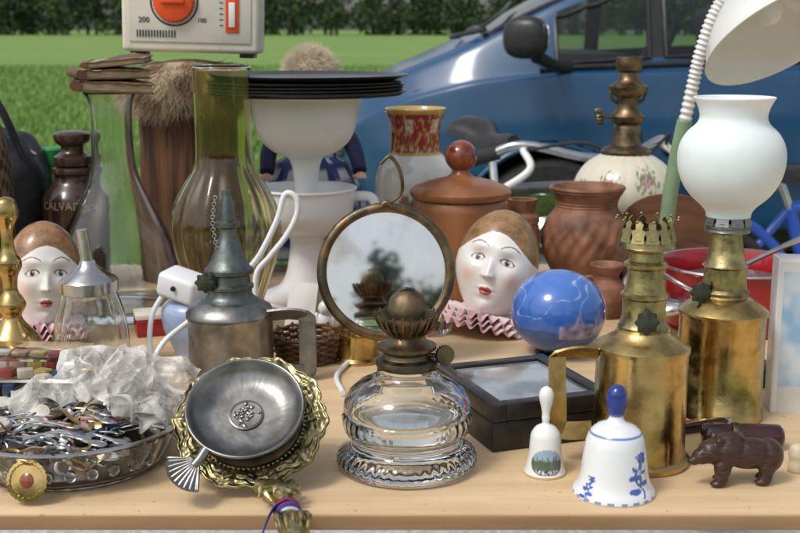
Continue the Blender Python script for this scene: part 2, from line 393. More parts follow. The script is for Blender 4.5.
# ---------------------------------------------------------------- van
def van():
    G=group('parked_van',(0,0,0))
    YC=5.58
    xs=np.arange(-.30,4.15,.025)
    def prof(px,pz,w=5):
        z=np.interp(xs,px,pz); zz=np.pad(z,(w,w),mode='edge'); return np.convolve(zz,np.ones(2*w+1)/(2*w+1),'valid')
    W =prof([-.3,-.25,-.15,0,.25,.6,3.6,4.0,4.15],[.35,.50,.66,.77,.85,.885,.885,.85,.80],3)
    ZS=prof([-.3,-.2,0,.3,.6,4.15],[.62,.74,.84,.92,.955,1.0],3)
    ZT=prof([-.3,-.22,-.1,.1,.25,.42,.6,.95,1.4,1.9,3.4,4.0,4.15],[.66,.84,.935,1.02,1.08,1.17,1.27,1.43,1.60,1.69,1.70,1.6,1.2],3)
    cab=np.clip((xs-.25)/.9,0,1)
    nseg=10
    V=[];grid=[]
    for i,x in enumerate(xs):
        w=W[i];zs=ZS[i];zt=ZT[i];c=cab[i]
        wr=w*(.86-.09*c); zr=zt-.035-.04*c
        zr=max(zr,zs+.03)
        zc=.76*zs/.955
        ctrl=[(w*.90,.24),(w*.985,.34),(w*1.0,.56),(w*1.0,zc),(w*.972,zs),(w*.95,zs+.015),(wr,zr),(wr*.9,zr+.022),(wr*.5,zt-.006),(0,zt)]
        cc=np.array(ctrl); pts=[]
        for a in range(len(ctrl)-1):
            for s in range(nseg): pts.append(cc[a]+(cc[a+1]-cc[a])*s/nseg)
        pts.append(cc[-1]); pts=np.array(pts)
        k=np.array([.15,.2,.3,.2,.15]); sm=pts.copy()
        for d in (0,1): sm[2:-2,d]=np.convolve(pts[:,d],k,'valid')
        full=[(-p[0],p[1]) for p in sm]+[(p[0],p[1]) for p in sm[::-1][1:]]
        row=[]
        for (yy,zz) in full:
            row.append(len(V)); V.append((x,YC+yy,zz))
        grid.append(row)
    nj=len(grid[0]); half=(nj-1)//2
    F=[];mi=[]
    wheels=[(.60,.31),(3.35,.31)]
    for i in range(len(xs)-1):
        for j in range(nj-1):
            x=(xs[i]+xs[i+1])/2; jj=j if j<half else nj-2-j
            z=V[grid[i][j]][2]
            if jj<4*nseg and any((x-a)**2+(z-b)**2<.37**2 for a,b in wheels): continue
            m=0
            zr=V[grid[i][6*nseg]][2]; zb=V[grid[i][5*nseg]][2]
            if 5*nseg+1<=jj<6*nseg-1 and zr-zb>.06:
                if .62<x<.985 or 1.05<x<1.95 or 2.05<x<3.0 or 3.1<x<3.85: m=1
                else: m=2 if x>.9 else 0
            if jj>=6*nseg+4 and .36<x<1.38: m=1
            if jj<1*nseg: m=2
            F.append((grid[i][j],grid[i+1][j],grid[i+1][j+1],grid[i][j+1])); mi.append(m)
    for g,fl in ((grid[0],0),(grid[-1],0)):
        F.append(tuple(g)); mi.append(fl)
    wg=bpy.data.materials.new('car_window'); wg.use_nodes=True; nt=wg.node_tree
    for n in list(nt.nodes): nt.nodes.remove(n)
    o=nt.nodes.new('ShaderNodeOutputMaterial'); mx=nt.nodes.new('ShaderNodeMixShader'); tr=nt.nodes.new('ShaderNodeBsdfTransparent'); gl=nt.nodes.new('ShaderNodeBsdfGlossy'); fr=nt.nodes.new('ShaderNodeFresnel')
    tr.inputs[0].default_value=(.60,.67,.65,1); gl.inputs['Roughness'].default_value=.03; fr.inputs[0].default_value=1.55
    nt.links.new(fr.outputs[0],mx.inputs[0]); nt.links.new(tr.outputs[0],mx.inputs[1]); nt.links.new(gl.outputs[0],mx.inputs[2]); nt.links.new(mx.outputs[0],o.inputs[0])
    me=bpy.data.meshes.new('body'); me.from_pydata(V,[],F); me.materials.append(M['bluepaint']); me.materials.append(wg); me.materials.append(M['black'])
    me.polygons.foreach_set('material_index',mi); me.shade_smooth()
    ob=bpy.data.objects.new('body',me); COL.objects.link(ob); ob.parent=G
    def S(x,jf,off=.004):
        i=int(np.clip(round((x+.30)/.025),0,len(xs)-1)); j=int(round(jf*nseg)); p=V[grid[i][j]]
        return (x,p[1]-off,p[2])
    for sx,nm in ((.92,'door_seam'),(2.0,'door_seam')):
        tube(nm,[S(sx+.04*math.sin(a*3),a,.001) for a in np.linspace(.9,4.9,9)],.004,'black',G,seg=6,sub=3)
    tube('belt_seal',[S(x,5.05,.006) for x in np.linspace(.55,3.9,30)],.011,'black',G,seg=8,sub=1)
    tube('side_moulding',[S(x,2.1,.012) for x in np.linspace(1.0,2.9,20)],.03,'black',G,seg=8,sub=1)
    tube('hood_seam',[(x,S(x,4.9)[1]+.02,S(x,4.9)[2]+.010) for x in np.linspace(-.1,.5,12)],.0035,'black',G,seg=6,sub=1)
    for x0,x1 in ((.62,.985),(1.05,1.95)):
        zt=[S(x,5.85,.006) for x in np.linspace(x0,x1,10)]; zb=[S(x,5.12,.006) for x in np.linspace(x1,x0,10)]
        tube('window_seal',zt+zb,.009,'black',G,seg=6,sub=1,closed=True)
    tube('windscreen_seal',[(x,S(x,6.4)[1]-.0,S(x,6.4)[2]+.004) for x in np.linspace(.36,1.38,20)],.010,'black',G,seg=6,sub=1)
    i=int((.36+.3)/.025)
    tube('cowl',[V[grid[i][j]] for j in range(6*nseg+4,nj-6*nseg-4,4)],.016,'black',G,seg=8,sub=1)
    tube('wiper_arm',[(.30,4.98,1.115),(.42,5.2,1.19),(.5,5.5,1.25)],.008,'black',G,seg=6)
    tube('wiper_arm_2',[(.26,5.3,1.10),(.22,5.1,1.10),(.34,4.86,1.13)],.011,'black',G,seg=6)
    g=ell('mirror_housing',(.055,.088,.080),'black',G,(.475,4.56,1.10),(0,0,R(62)),p=.75)
    ell('mirror_face',(.004,.070,.062),'mirror',G,(.53,4.555,1.10),(0,0,R(20)),p=.8)
    tube('mirror_arm',[(.52,4.60,1.03),(.60,4.68,.995),(.68,4.76,.985)],[.028,.022,.026],'black',G,seg=10)
    ell('headlamp',(.10,.05,.07),'steel',G,(-.235,5.12,.66),p=.8)
    box('front_bumper',(.10,1.3,.16),'black',G,(-.27,YC,.42),bev=.03,seg=3)
    box('door_handle',(.16,.02,.03),'black',G,(1.75,S(1.75,3.6)[1]-.01,.86),bev=.008)
    for wx,wz in wheels:
        for side in (YC-.80,YC+.80):
            lathe('tyre',[(.19,-.09),(.29,-.095),(.31,-.07),(.315,0),(.31,.07),(.29,.095),(.19,.09)],'rubber',G,k=1,segs=48,loc=(wx,side,wz),rot=(R(90),0,0))
            lathe('wheel_trim',[(0,.06),(.05,.075),(.08,.05),(.15,.055),(.195,.085),(.2,.07)],'steel',G,k=1,segs=48,mod=lambda t,h,r:.006*math.cos(7*t) if r>.1 else 0,loc=(wx,side,wz),rot=(R(90),0,0))
        lathe('wheel_well',[(0,-.1),(.37,-.1),(.37,.5)],'rubber',G,k=1,segs=40,loc=(wx,YC-.4,wz),rot=(R(90),0,0))
        tube('arch_lip',[(wx+.372*math.cos(a),YC-.884,wz+.372*math.sin(a)) for a in np.linspace(-.15,math.pi+.15,24)],.012,'bluepaint',G,seg=8,sub=1)
    for sy in (5.15,6.0):
        box('seat_back',(.14,.5,.6),'interior',G,(1.62,sy,.95),(0,R(-12),0),bev=.05,seg=4)
        box('seat_cushion',(.5,.5,.16),'interior',G,(1.38,sy,.62),bev=.05,seg=4)
        box('headrest',(.09,.27,.18),'interior',G,(1.7,sy,1.34),(0,R(-12),0),bev=.03,seg=3)
    box('dashboard',(.5,1.55,.2),'interior',G,(.75,YC,.93),bev=.05,seg=4)
    torus('steering_wheel',.18,.014,'black',G,(1.08,5.15,1.02),(0,R(-62),0))
    box('floor_pan',(3.6,1.5,.1),'black',G,(2.05,YC,.3),bev=.02)
van()

# ---------------------------------------------------------------- bicycles
def bike(name,loc,rz,fm,saddle_z=.86,bz=0):
    G=group(name,loc,(0,0,rz)); r=.32
    wb=1.02
    for x,nm in ((0,'rear'),(wb,'front')):
        torus(nm+'_tyre',r,.018,'rubber',G,(x,0,r+.018),(R(90),0,0))
        torus(nm+'_rim',r-.022,.009,'chrome',G,(x,0,r+.018),(R(90),0,0),rs=6)
        for s in range(18):
            a=TAU*s/18; tube(nm+'_spoke',[(x,.02*(-1)**s,r+.018),(x+(r-.02)*math.cos(a),0,r+.018+(r-.02)*math.sin(a))],.0012,'chrome',G,seg=4,sub=1)
        lathe(nm+'_hub',[(.0,-.04),(.02,-.04),(.014,0),(.02,.04),(0,.04)],'chrome',G,k=1,segs=16,loc=(x,0,r+.018),rot=(R(90),0,0))
        tube(nm+'_mudguard',[(x+(r+.04)*math.cos(a),0,r+.018+(r+.04)*math.sin(a)) for a in np.linspace(R(20),R(165),14)],.016,fm,G,seg=8,sub=1)
    A=(0,0,r);B=(.43,0,.29);S0=(.30,0,.68);Hd=(.86,0,.76);Hl=(.90,0,.64)
    for a,b,w in ((A,B,.011),(A,S0,.011),(B,S0,.017),(S0,Hd,.017),(B,Hl,.019)): tube('frame_tube',[a,b],w,fm,G,sub=1)
    tube('fork',[Hl,(.94,0,.5),(wb,0,r+.02)],.013,fm,G)
    tube('head_tube',[Hl,Hd,(.84,0,.93+bz)],.018,fm,G,sub=2)
    tube('seat_post',[S0,(.27,0,saddle_z-.03)],.012,'chrome',G,sub=1)
    V=[];F=[];n=24
    for i in range(n+1):
        t=i/n; x=.13-.27*t; w=.022+.075*(max(0,(t-.25)/.75)**1.3)*(1 if t<.93 else (1-t)/.07*.6+.4); zc=.010*math.cos(t*7)+.018*t
        for j in range(13):
            a=math.pi*j/12; V.append((x,w*math.cos(a),zc+(.035+.02*t)*math.sin(a)**.7-.03))
    for i in range(n):
        for j in range(12): F.append((i*13+j,(i+1)*13+j,(i+1)*13+j+1,i*13+j+1))
    F.append(tuple(range(13))); F.append(tuple(n*13+j for j in range(12,-1,-1)))
    for i in range(n): F.append((i*13,i*13+12,(i+1)*13+12,(i+1)*13))
    mobj('saddle',V,F,'black',G,loc=(.27,0,saddle_z))
    tube('handlebar',[(.74,-.27,.95+bz),(.80,-.2,.98+bz),(.86,-.06,.95+bz),(.86,.06,.95+bz),(.80,.2,.98+bz),(.74,.27,.95+bz)],.011,'chrome',G)
    for s in (-1,1):
        tube('grip',[(.70,s*.30,.935+bz),(.76,s*.245,.96+bz)],.017,'rubber',G,sub=1)
        tube('brake_lever',[(.80,s*.20,.97+bz),(.87,s*.22,.93+bz),(.84,s*.28,.88+bz)],.009,'lampwhite',G)
    tube('brake_cable',[(.82,.2,.97+bz),(.93,.12,1.0+bz),(.96,0,.91+bz),(.92,0,.8+bz)],.004,'rubber',G)
    tube('brake_cable_2',[(.82,-.2,.97+bz),(.95,-.1,.99+bz),(.95,0,.88+bz),(.84,.02,.76+bz)],.004,'rubber',G)
    lathe('chainring',[(.0,-.004),(.09,-.004),(.09,.004),(0,.004)],'chrome',G,k=1,segs=32,loc=(.43,-.05,.29),rot=(R(90),0,0))
    for s in (-1,1):
        tube('crank',[(.43,s*.06,.29),(.43+s*.15,s*.08,.24)],.01,'chrome',G,sub=1); box('pedal',(.09,.08,.02),'black',G,(.43+s*.15,s*.13,.24),bev=.004)
bike('bicycle',(.15,3.64,0),R(-66),'bikedark',saddle_z=.83,bz=-.12)
bike('bicycle',(.70,2.98,0),R(6),'bikeblue',saddle_z=.78,bz=-.05)

# ================================================================= TABLE OBJECTS
def star_knob(G,k,loc,m='knob',r=11):
    r=r*.85
    lathe('valve_knob',[(0,-2),(r,-2),(r+1,0),(r,2),(r*.5,3),(0,3.5)],m,G,k=k,segs=48,mod=lambda t,h,rr:1.1*math.cos(8*t) if rr>r*.6 else 0,loc=loc,rot=(R(90),0,0))
    tube('valve_stem',[loc,(loc[0],loc[1]+.02,loc[2])],3*k,m,G,sub=1)
def crown(G,k,z,r,h,n,m,flare=3):
    lathe('gallery_band',[(r-3,z-3),(r,z-3),(r+.8,z-1.5),(r,z),(r,z+h*.35),(r-1,z+h*.35),(r-1.5,z)],m,G,k=k)
    for i in range(n):
        a=TAU*i/n; w=TAU*r/n*.44
        o=[(-w,0),(-w*.9,h*.3),(-w*1.15,h*.55),(-w*.5,h*.62),(-w*.6,h*.85),(0,h),(w*.6,h*.85),(w*.5,h*.62),(w*1.15,h*.55),(w*.9,h*.3),(w,0)]
        p=plate('gallery_point',[(x*k,zz*k) for x,zz in o],1.0*k,m,G,loc=((r)*k*math.cos(a),(r)*k*math.sin(a),(z+h*.2)*k),rot=(0,0,a+math.pi/2))
        p.rotation_euler=Euler((R(-14)*(1),0,a+math.pi/2))
        ell('gallery_bead',(1.6*k,)*3,m,G,loc=((r+flare)*k*math.cos(a),(r+flare)*k*math.sin(a),(z+h*1.18)*k),nu=10,nv=6)

# --- glass oil lamp
k=.00089
G=group('glass_oil_lamp',(.006,1.0,TZ+.0005))
rib=lambda t,h,r:(.9*math.cos(44*t) if (3<h<20 and r>50) else (.3*math.cos(36*t) if 32<h<56 and r>56 else 0))
lathe('glass_font',[(0,1),(40,1),(58,.2),(65,0),(68.5,3),(69.5,8),(68,15),(62,20),(56,24),(54,28),(56,32),(61,37),(64,45),(64.5,52),(61,56),(63,60),(62,68),(57,77),(48,85),(38,90),(31,94),(29,98),(29.5,104),(27,106),(25,104),(25,96),(30,90),(42,83),(52,75),(57,66),(58,56),(58.5,46),(55,38),(46,33.5),(20,32),(0,32)],'glass',G,k=k,segs=176,mod=rib,sharp=60)
lathe('lamp_oil',[(0,32.6),(20,32.6),(45,34.4),(54,39),(57,46),(57.2,50),(0,50)],mat('lamp_oil',(.98,.97,.92),.0,trans=1,ior=1.33),G,k=k,segs=64)
lathe('burner',[(24,100),(30,103),(31,106),(30,110),(24,112),(22,116),(26,119),(29,121),(29,124),(24,126),(20,128),(17,133),(18,137),(25,143),(29,150),(31,153),(31,155),(29,155),(27,150),(20,142),(0,141)],'brassd',G,k=k,segs=72)
for i in range(22):
    a=TAU*i/22
    tube('basket_rib',[(18.5*k*math.cos(a),18.5*k*math.sin(a),136*k),(26.5*k*math.cos(a),26.5*k*math.sin(a),143.5*k),(30*k*math.cos(a),30*k*math.sin(a),151*k),(32*k*math.cos(a),32*k*math.sin(a),157*k)],[1.6*k,1.5*k,1.4*k,1.1*k],'brassd',G,seg=6,sub=2)
lathe('wick_dome',[(0,141),(16,143),(18,152),(19,160),(16.5,170),(10,177),(3,180),(0,180)],'rusty',G,k=k,sub=3,mod=lambda t,h,r:.8*fn(3*math.cos(t),3*math.sin(t),h*.1))
tube('wick_slot',[(-7*k,-3*k,178.5*k),(0,-4*k,180.5*k),(7*k,-3*k,178.5*k)],2*k,'black',G)
tube('wick_spindle',[(18*k,-4*k,115*k),(34*k,-6*k,114*k)],2.2*k,'brassd',G,sub=1)
lathe('wick_wheel',[(0,-2.5),(9,-2.5),(10,0),(9,2.5),(0,2.5)],'brassd',G,k=k,segs=48,mod=lambda t,h,r:.7*math.cos(20*t) if r>8 else 0,loc=(37*k,-6*k,115*k),rot=(R(70),R(60),0))

# --- front brass lamp
k=.0009
G=group('brass_spirit_lamp',(.214,1.013,TZ))
dent=lambda t,h,r:.5*fn(2*math.cos(t),2*math.sin(t),h*.03)
lathe('reservoir',[(0,0),(49,0),(50.5,2),(50.5,6),(48,8),(46,9),(45.5,12),(45,60),(45,112),(46.5,115),(46.5,119),(44,121),(36,126),(28,131),(26,135),(0,135)],'brass',G,k=k,segs=96,mod=dent)
lathe('neck',[(26,132),(24,136),(25,139),(23,142),(21,150),(21,166),(23,168),(23,171),(20,173),(18,182),(17,195),(21,198),(21,201),(17,204),(16,212),(22,215),(27,219),(0,219)],'brasso',G,k=k,segs=64)
crown(G,k,219,27,22,12,'brasso')
lathe('wick_tube',[(14,200),(14,232),(11,232),(11,200)],'brassd',G,k=k,segs=40)
star_knob(G,k,(-2*k,-27*k,148*k),r=12)
tube('carry_bracket',[(-40*k,-6*k,112*k),(-62*k,-6*k,114*k),(-82*k,-6*k,110*k),(-84*k,-6*k,104*k),(-82*k,-6*k,60*k),(-80*k,-6*k,36*k),(-66*k,-6*k,33*k),(-48*k,-6*k,34*k)],9*k,'brass',G,section=[(-1,-.14),(1,-.14),(1,.14),(-1,.14)],up=None,sub=3)

# --- rear brass lamp with frosted shade
k=.00101
G=group('brass_table_lamp',(.319,1.14,TZ))
lathe('reservoir',[(0,0),(42,0),(43.5,2),(43.5,6),(42,8),(41.5,60),(41.5,102),(43,104),(43,108),(40,111),(30,118),(24,122),(0,122)],'brass',G,k=k,segs=96,mod=dent)
lathe('neck',[(25,119),(23,124),(24,127),(21,130),(20,150),(22,152),(19,155),(16,170),(14,185),(20,188),(22,190),(0,190)],'brasso',G,k=k)
crown(G,k,188,21,20,9,'pewter',flare=3)
star_knob(G,k,(-26*k,-14*k,128*k),r=11)
lathe('opal_shade',[(21,200),(22,205),(27,211),(36,219),(44,230),(49,243),(50.5,257),(48.5,270),(42,281),(34.5,288),(31.5,294),(32,300),(34.5,307),(38,313),(36.8,313.6),(33.2,308),(30.5,300),(30,294),(33,287),(40.5,279.5),(46.8,269),(48.8,257),(47.3,244),(42.5,231.5),(35,221),(26,213),(20.5,207),(20,200)],'frost',G,k=k,sub=3,segs=80,sharp=None)

# --- pewter spirit lamp
k=.00111
G=group('pewter_spirit_lamp',(-.187,1.27,TZ),(0,0,R(0)))
lathe('reservoir',[(0,0),(42,0),(44,2),(44,6),(42,8),(42,62),(43.5,64),(43.5,68),(42,70),(40,74),(30,80),(26,82),(0,83)],'pewter',G,k=k,segs=96,mod=dent)
lathe('neck',[(30,80),(25,83),(22,87),(22,92),(24,93),(24,96),(21,98),(20,106),(24,108),(24,112),(21,114),(17,122),(13,132),(11,140),(9,143),(9,152),(12,154),(12,158),(8,160),(7,178),(5,182),(5,189),(3,190),(0,190)],'verdi',G,k=k)
star_knob(G,k,(-20*k,-22*k,102*k),r=10)
for i in range(17):
    torus('chain_link',1.9*k,.6*k,'steel',G,loc=(-10*k-math.sin(i*.2)*3*k,-9*k,(183-i*3.1)*k),rot=(R(90),0,R(90)*(i%2)),seg=12,rs=5)
tube('bracket',[(38*k,-8*k,66*k),(58*k,-8*k,68*k),(74*k,-8*k,66*k),(77*k,-8*k,60*k),(77*k,-8*k,14*k),(74*k,-8*k,8*k),(60*k,-8*k,7*k),(54*k,-8*k,12*k)],9*k,'pewter',G,section=[(-1,-.14),(1,-.14),(1,.14),(-1,.14)],sub=3)

# --- ornate brass dish with pewter bowl
k=.00083
G=group('ornate_brass_dish',(-.128,.972,TZ+.049),(R(40),0,0))
V=[];F=[];nr=44;nt_=360
for i in range(nr):
    s=i/(nr-1); r=52+27*s
    for j in range(nt_):
        t=TAU*j/nt_
        rr=r+(2.0*math.cos(10*t)+.9*math.cos(30*t))*s
        env=math.sin(s*math.pi)
        leaf=max(0,math.cos(10*t))*math.exp(-((s-.62)/.22)**2)*3.2+max(0,-math.cos(10*t))*math.exp(-((s-.45)/.12)**2)*2.4
        vein=.9*math.cos(60*t)*env*max(0,math.cos(10*t))
        orn=.9*math.sin(26*s+3*math.sin(10*t))*env*abs(math.sin(20*t))+.7*fn(math.cos(t)*22,math.sin(t)*22,s*6)*env
        z=5*s+2.5*env+leaf+vein+orn+1.6*math.exp(-((s-.95)/.05)**2)+1.2*math.exp(-((s-.06)/.05)**2)
        V.append((rr*k*math.cos(t),rr*k*math.sin(t),z*k))
nn=len(V)
for v in list(V): V.append((v[0],v[1],v[2]-2.5*k))
for i in range(nr-1):
    for j in range(nt_):
        j2=(j+1)%nt_
        F.append((i*nt_+j,(i+1)*nt_+j,(i+1)*nt_+j2,i*nt_+j2)); F.append((nn+i*nt_+j,nn+i*nt_+j2,nn+(i+1)*nt_+j2,nn+(i+1)*nt_+j))
i=nr-1
for j in range(nt_):
    j2=(j+1)%nt_; F.append((i*nt_+j,nn+i*nt_+j,nn+i*nt_+j2,i*nt_+j2))
mobj('scalloped_rim',V,F,'castbrass',G,sharp=None)
for j in range(70):
    a=TAU*j/70; ell('rim_bead',(1.5*k,1.5*k,1.3*k),'castbrass',G,loc=(56*k*math.cos(a),56*k*math.sin(a),3.2*k),nu=10,nv=6)
lathe('dish_well',[(0,-6),(40,-6),(50,-3),(53,1),(53,3),(49,0),(40,-3.5),(0,-3.5)],'brassd',G,k=k)
H=group('dish_handle',(0,0,0)); H.parent=G; H.rotation_euler=(R(-40),0,0); H.location=(0,0,0)
hz=-.049+.009
hp=[(.012,-.052,hz+.004),(.030,-.066,hz+.002),(.036,-.084,hz),(.041,-.105,hz-.001),(.047,-.128,hz-.001),(.052,-.150,hz-.002)]
tube('handle_stem',hp,[.006,.011,.007,.009,.012,.010],'castbrass',H,seg=14,sub=5)
for q in range(8):
    a=hp[1]; tube('handle_leaf',[(a[0],a[1],a[2]+.004),(a[0]+.014*math.cos(q*.8),a[1]+.014*math.sin(q*.8),a[2]+.006),(a[0]+.018*math.cos(q*.8+.5),a[1]+.018*math.sin(q*.8+.5),a[2]+.001)],[.003,.003,.001],'castbrass',H,seg=6,sub=3)
for q in range(5):
    a=hp[4]; tube('handle_scroll',[(a[0]-.010+.004*q,a[1]+.012,a[2]+.009),(a[0]-.012+.006*q,a[1]-.002,a[2]+.012),(a[0]-.008+.005*q,a[1]-.016,a[2]+.008)],[.0015,.0026,.001],'castbrass',H,seg=6,sub=3)
for q,(c) in enumerate([(.42,.02,.03),(.03,.06,.3),(.42,.02,.03),(.03,.06,.3),(.03,.06,.3),(.7,.7,.7)]):
    key='rib%d'%q; M[key]=mat('ribbon_%d'%q,c,.6,c2=tuple(x*.7 for x in c),scale=400)
    u=q*.0036; lathe('ribbon_band',[(.0100,0),(.0110,.0005),(.0112,.0028),(.0100,.0034)],key,H,k=1,segs=24,loc=(.0385+u*.22,-.093-u,hz-.0005),rot=(R(90),0,R(13)))
tube('ribbon_tail',[(.040,-.098,hz+.010),(.030,-.104,hz+.006),(.024,-.116,hz-.004),(.021,-.124,hz-.016)],.0035,'rib1',H,section=[(-1,-.12),(1,-.12),(1,.12),(-1,.12)])
B=group('pewter_tasting_bowl',(-.128-.002,.972-.012,TZ+.049+.010),(R(38),0,R(0)))
kb=.00084
lathe('bowl',[(0,-2),(30,-2),(42,0),(52,6),(57,13),(59,15),(60,16.5),(58.5,18),(56,16.5),(50,9),(40,3),(28,1.2),(0,1)],'pewter',B,k=kb,sub=3,segs=96,mod=lambda t,h,r:.5*math.cos(40*t)*(1 if 30<r<50 else 0))
lathe('medallion',[(17,1),(17.5,2.6),(16,3.2),(15,2.4),(0,2.4)],'pewter',B,k=kb)
for i in range(30):
    x,y=random.gauss(0,6),random.gauss(0,6)
    if x*x+y*y<190: ell('relief',(random.uniform(1,4)*kb,random.uniform(1,3)*kb,1.4*kb),'pewter',B,loc=(x*kb,y*kb,2.8*kb),rot=(0,0,random.uniform(0,3)),nu=10,nv=6)
V=[];F=[];na=45;nr=12
for i in range(nr):
    s=i/(nr-1)
    for j in range(na):
        a=-.85+1.7*j/(na-1); r=(6+27*s)*(1+.03*abs(math.cos(j*math.pi/5)))
        V.append((r*kb*math.cos(a),r*kb*math.sin(a),(1.6*math.cos(j*TAU/5)*s+ -3*s*s)*kb))
for i in range(nr-1):
    for j in range(na-1): F.append((i*na+j,(i+1)*na+j,(i+1)*na+j+1,i*na+j+1))
o=mobj('shell_thumb_rest',V,F,'pewter',B,loc=(-.0325,-.050,.0135),rot=(0,R(4),R(222))); sm=o.modifiers.new('s','SOLIDIFY'); sm.thickness=.0018
tube('shell_neck',[(-.028,-.042,.014),(-.033,-.051,.013),(-.037,-.056,.012)],[.0045,.004,.004],'pewter',B)

# --- round mirror
G=group('round_mirror',(-.016,1.33,TZ))
MM=group('mirror_head',(0,0,.108)); MM.parent=G; MM.rotation_euler=(R(90-10),0,R(4))
k=.00113
lathe('frame',[(58,-3),(66,-4),(69,-1),(70,3),(68,6),(64,7),(61,5.5),(60,3.5),(60,-3)],'brassd',MM,k=k,segs=96,sub=2)
lathe('glass',[(0,2.2),(60.5,2.2),(60.5,2.0),(0,2.0)],'mirror',MM,k=k,segs=96)
lathe('bead',[(60,4),(61.5,5.2),(62,4)],'brass',MM,k=k,segs=96)
lathe('back',[(0,-3),(62,-3)],'brassd',MM,k=k,segs=64)
k=.001155
tube('mirror_stem',[(-.018,.01,.035),(-.03,.012,.02),(-.033,.012,.0)],.007,'brassd',G)
lathe('mirror_foot',[(0,0),(24,0),(25,3),(22,6),(22,28),(24,30),(23,36),(14,40),(6,44),(0,46)],'brass',G,k=k,loc=(-.034,.012,0))
tube('hook',[(.004,.002,.186),(.018,.0,.20),(.016,0,.224),(.005,0,.240),(-.006,0,.232)],[.0016,.002,.0022,.0022,.002],'brassd',G)
tube('top_lug',[(-.006,0,.182),(0,0,.188),(.008,0,.183)],.003,'brassd',G)

# --- clown masks
def clown(name,loc,rot,rx,ry,rz,cap=(.33,.17,.06),ruff=True,hair=False):
    G=group(name,loc,rot)
    nu,nv=300,260; V=[];C=[];F=[]
    for i in range(nv+1):
        th=math.pi*i/nv
        for j in range(nu):
            ph=TAU*j/nu
            u=math.sin(th)*math.sin(ph); f=math.sin(th)*math.cos(ph); w=math.cos(th)
            x=u*rx; y=-f*ry; z=w*rz
            x*=1-.26*max(0,-w-.05)**1.3
            d=0;front=f>0
            if front:
                au=abs(u)
                t=(.16-w)/.32
                if 0<t<1: d+=.22*(t**1.1)*math.exp(-(u/(.06+.06*t))**2)
                elif t>=1: d+=.22*math.exp(-((t-1)/.12)**2)*math.exp(-(u/.12)**2)
                d+=.05*math.exp(-((au-.11)/.045)**2-((w+.15)/.05)**2)
                d-=.12*math.exp(-((au-.36)/.19)**2-((w-.12)/.11)**2)
                d+=.055*math.exp(-((au-.36)/.12)**2-((w-.11)/.06)**2)
                d+=.04*math.exp(-((au-.3)/.3)**2-((w-.33)/.07)**2)
                d+=.07*math.exp(-(u/.16)**2-((w+.38)/.035)**2)+.07*math.exp(-(u/.12)**2-((w+.47)/.04)**2)
                d-=.03*math.exp(-(u/.2)**2-((w+.425)/.015)**2)
                d-=.04*math.exp(-(u/.2)**2-((w+.57)/.05)**2)
                d+=.12*math.exp(-(u/.25)**2-((w+.74)/.13)**2)
                d+=.06*math.exp(-((au-.5)/.2)**2-((w+.12)/.2)**2)
            y-=d*ry
            c=np.array((.82,.79,.75))
            hl=.50+.10*math.cos(u*3)-.28*u*u
            if front and f>.12:
                au=abs(u)
                b=.7*math.exp(-((au-.54)/.18)**2-((w+.2)/.16)**2); c=c*(1-b)+np.array((.82,.50,.42))*b
                sh=.45*math.exp(-((au-.36)/.18)**2-((w-.21)/.06)**2); c=c*(1-sh)+np.array((.62,.47,.42))*sh
                q=abs(w-(.40-1.5*(au-.36)**2))
                if .14<au<.60 and q<.011: c=np.array((.20,.12,.09))
                dr=-.10*(au-.36)   # outer corners droop slightly
                e=((au-.36)/.155)**2+((w-.11-dr)/(.062 if w>.11+dr else .046))**2
                if e<1: c=np.array((.80,.80,.78))
                if .80<e<1.35: c=np.array((.10,.06,.05)) if w>.105+dr else np.array((.50,.36,.32))
                ir=((u-math.copysign(.36,u))/.058)**2+((w-.115)/.056)**2
                if ir<1 and e<1: c=np.array((.16,.10,.06)) if ir>.35 else np.array((.01,.01,.01))
                if ((u-math.copysign(.36,u)-.018)/.016)**2+((w-.135)/.014)**2<1: c=np.array((.8,.8,.8))
                le=(u/(.17))**2+((w+.425)/(.078))**2
                if le<1 and not (w>-.365 and au<.025): c=np.array((.55,.12,.11))
                if le<.9 and abs(w+.425)<.008: c=np.array((.20,.03,.03))
                if au<.09 and .03<au and abs(w+.19)<.012: c=np.array((.45,.25,.2))
            if w>hl or not front or f<.12:
                if w>hl-0.0 or f<-.25:
                    n=fn(u*5,f*5,w*5)+.6*fn(u*19,f*19,w*19); c=np.array(cap)*(1+.6*n)
            V.append((x,y,z)); C.append(tuple(c))
    for i in range(nv):
        for j in range(nu):
            j2=(j+1)%nu; F.append((i*nu+j,i*nu+j2,(i+1)*nu+j2,(i+1)*nu+j))
    mobj('porcelain_face',V,F,'mattpaint',G,cols=C,sharp=None)
    if ruff:
        for lay in range(3):
            V=[];F=[];C=[];na=240;nr=10
            for i in range(nr):
                s=i/(nr-1)
                for j in range(na):
                    a=TAU*j/na; r=(rx*(.45+(.80-.10*lay)*s)); q=math.sin(24*a+lay*1.3)+.5*fn(math.cos(a)*6,math.sin(a)*6,lay)
                    V.append((r*math.cos(a)*(1+.03*q),r*math.sin(a)*.9*(1+.03*q),-rz*.93-.004+.005*s*q-.004*s+.006*lay)); q=.5+.5*max(-1,min(1,q))
                    C.append((.76,.45+.2*q,.47+.18*q))
            for i in range(nr-1):
                for j in range(na):
                    j2=(j+1)%na; F.append((i*na+j,(i+1)*na+j,(i+1)*na+j2,i*na+j2))
            o=mobj('ruff',V,F,'matt',G,cols=C,sharp=None); o.modifiers.new('s','SOLIDIFY').thickness=.0008
    return G
clown('clown_head_ornament',(.124,1.49,TZ+.083),(R(-10),R(11),R(-17)),.053,.047,.073,cap=(.27,.15,.065))
clown('clown_head_ornament',(-.436,1.42,TZ+.085),(R(-3),R(4),R(22)),.046,.042,.067,cap=(.28,.15,.07),ruff=True)

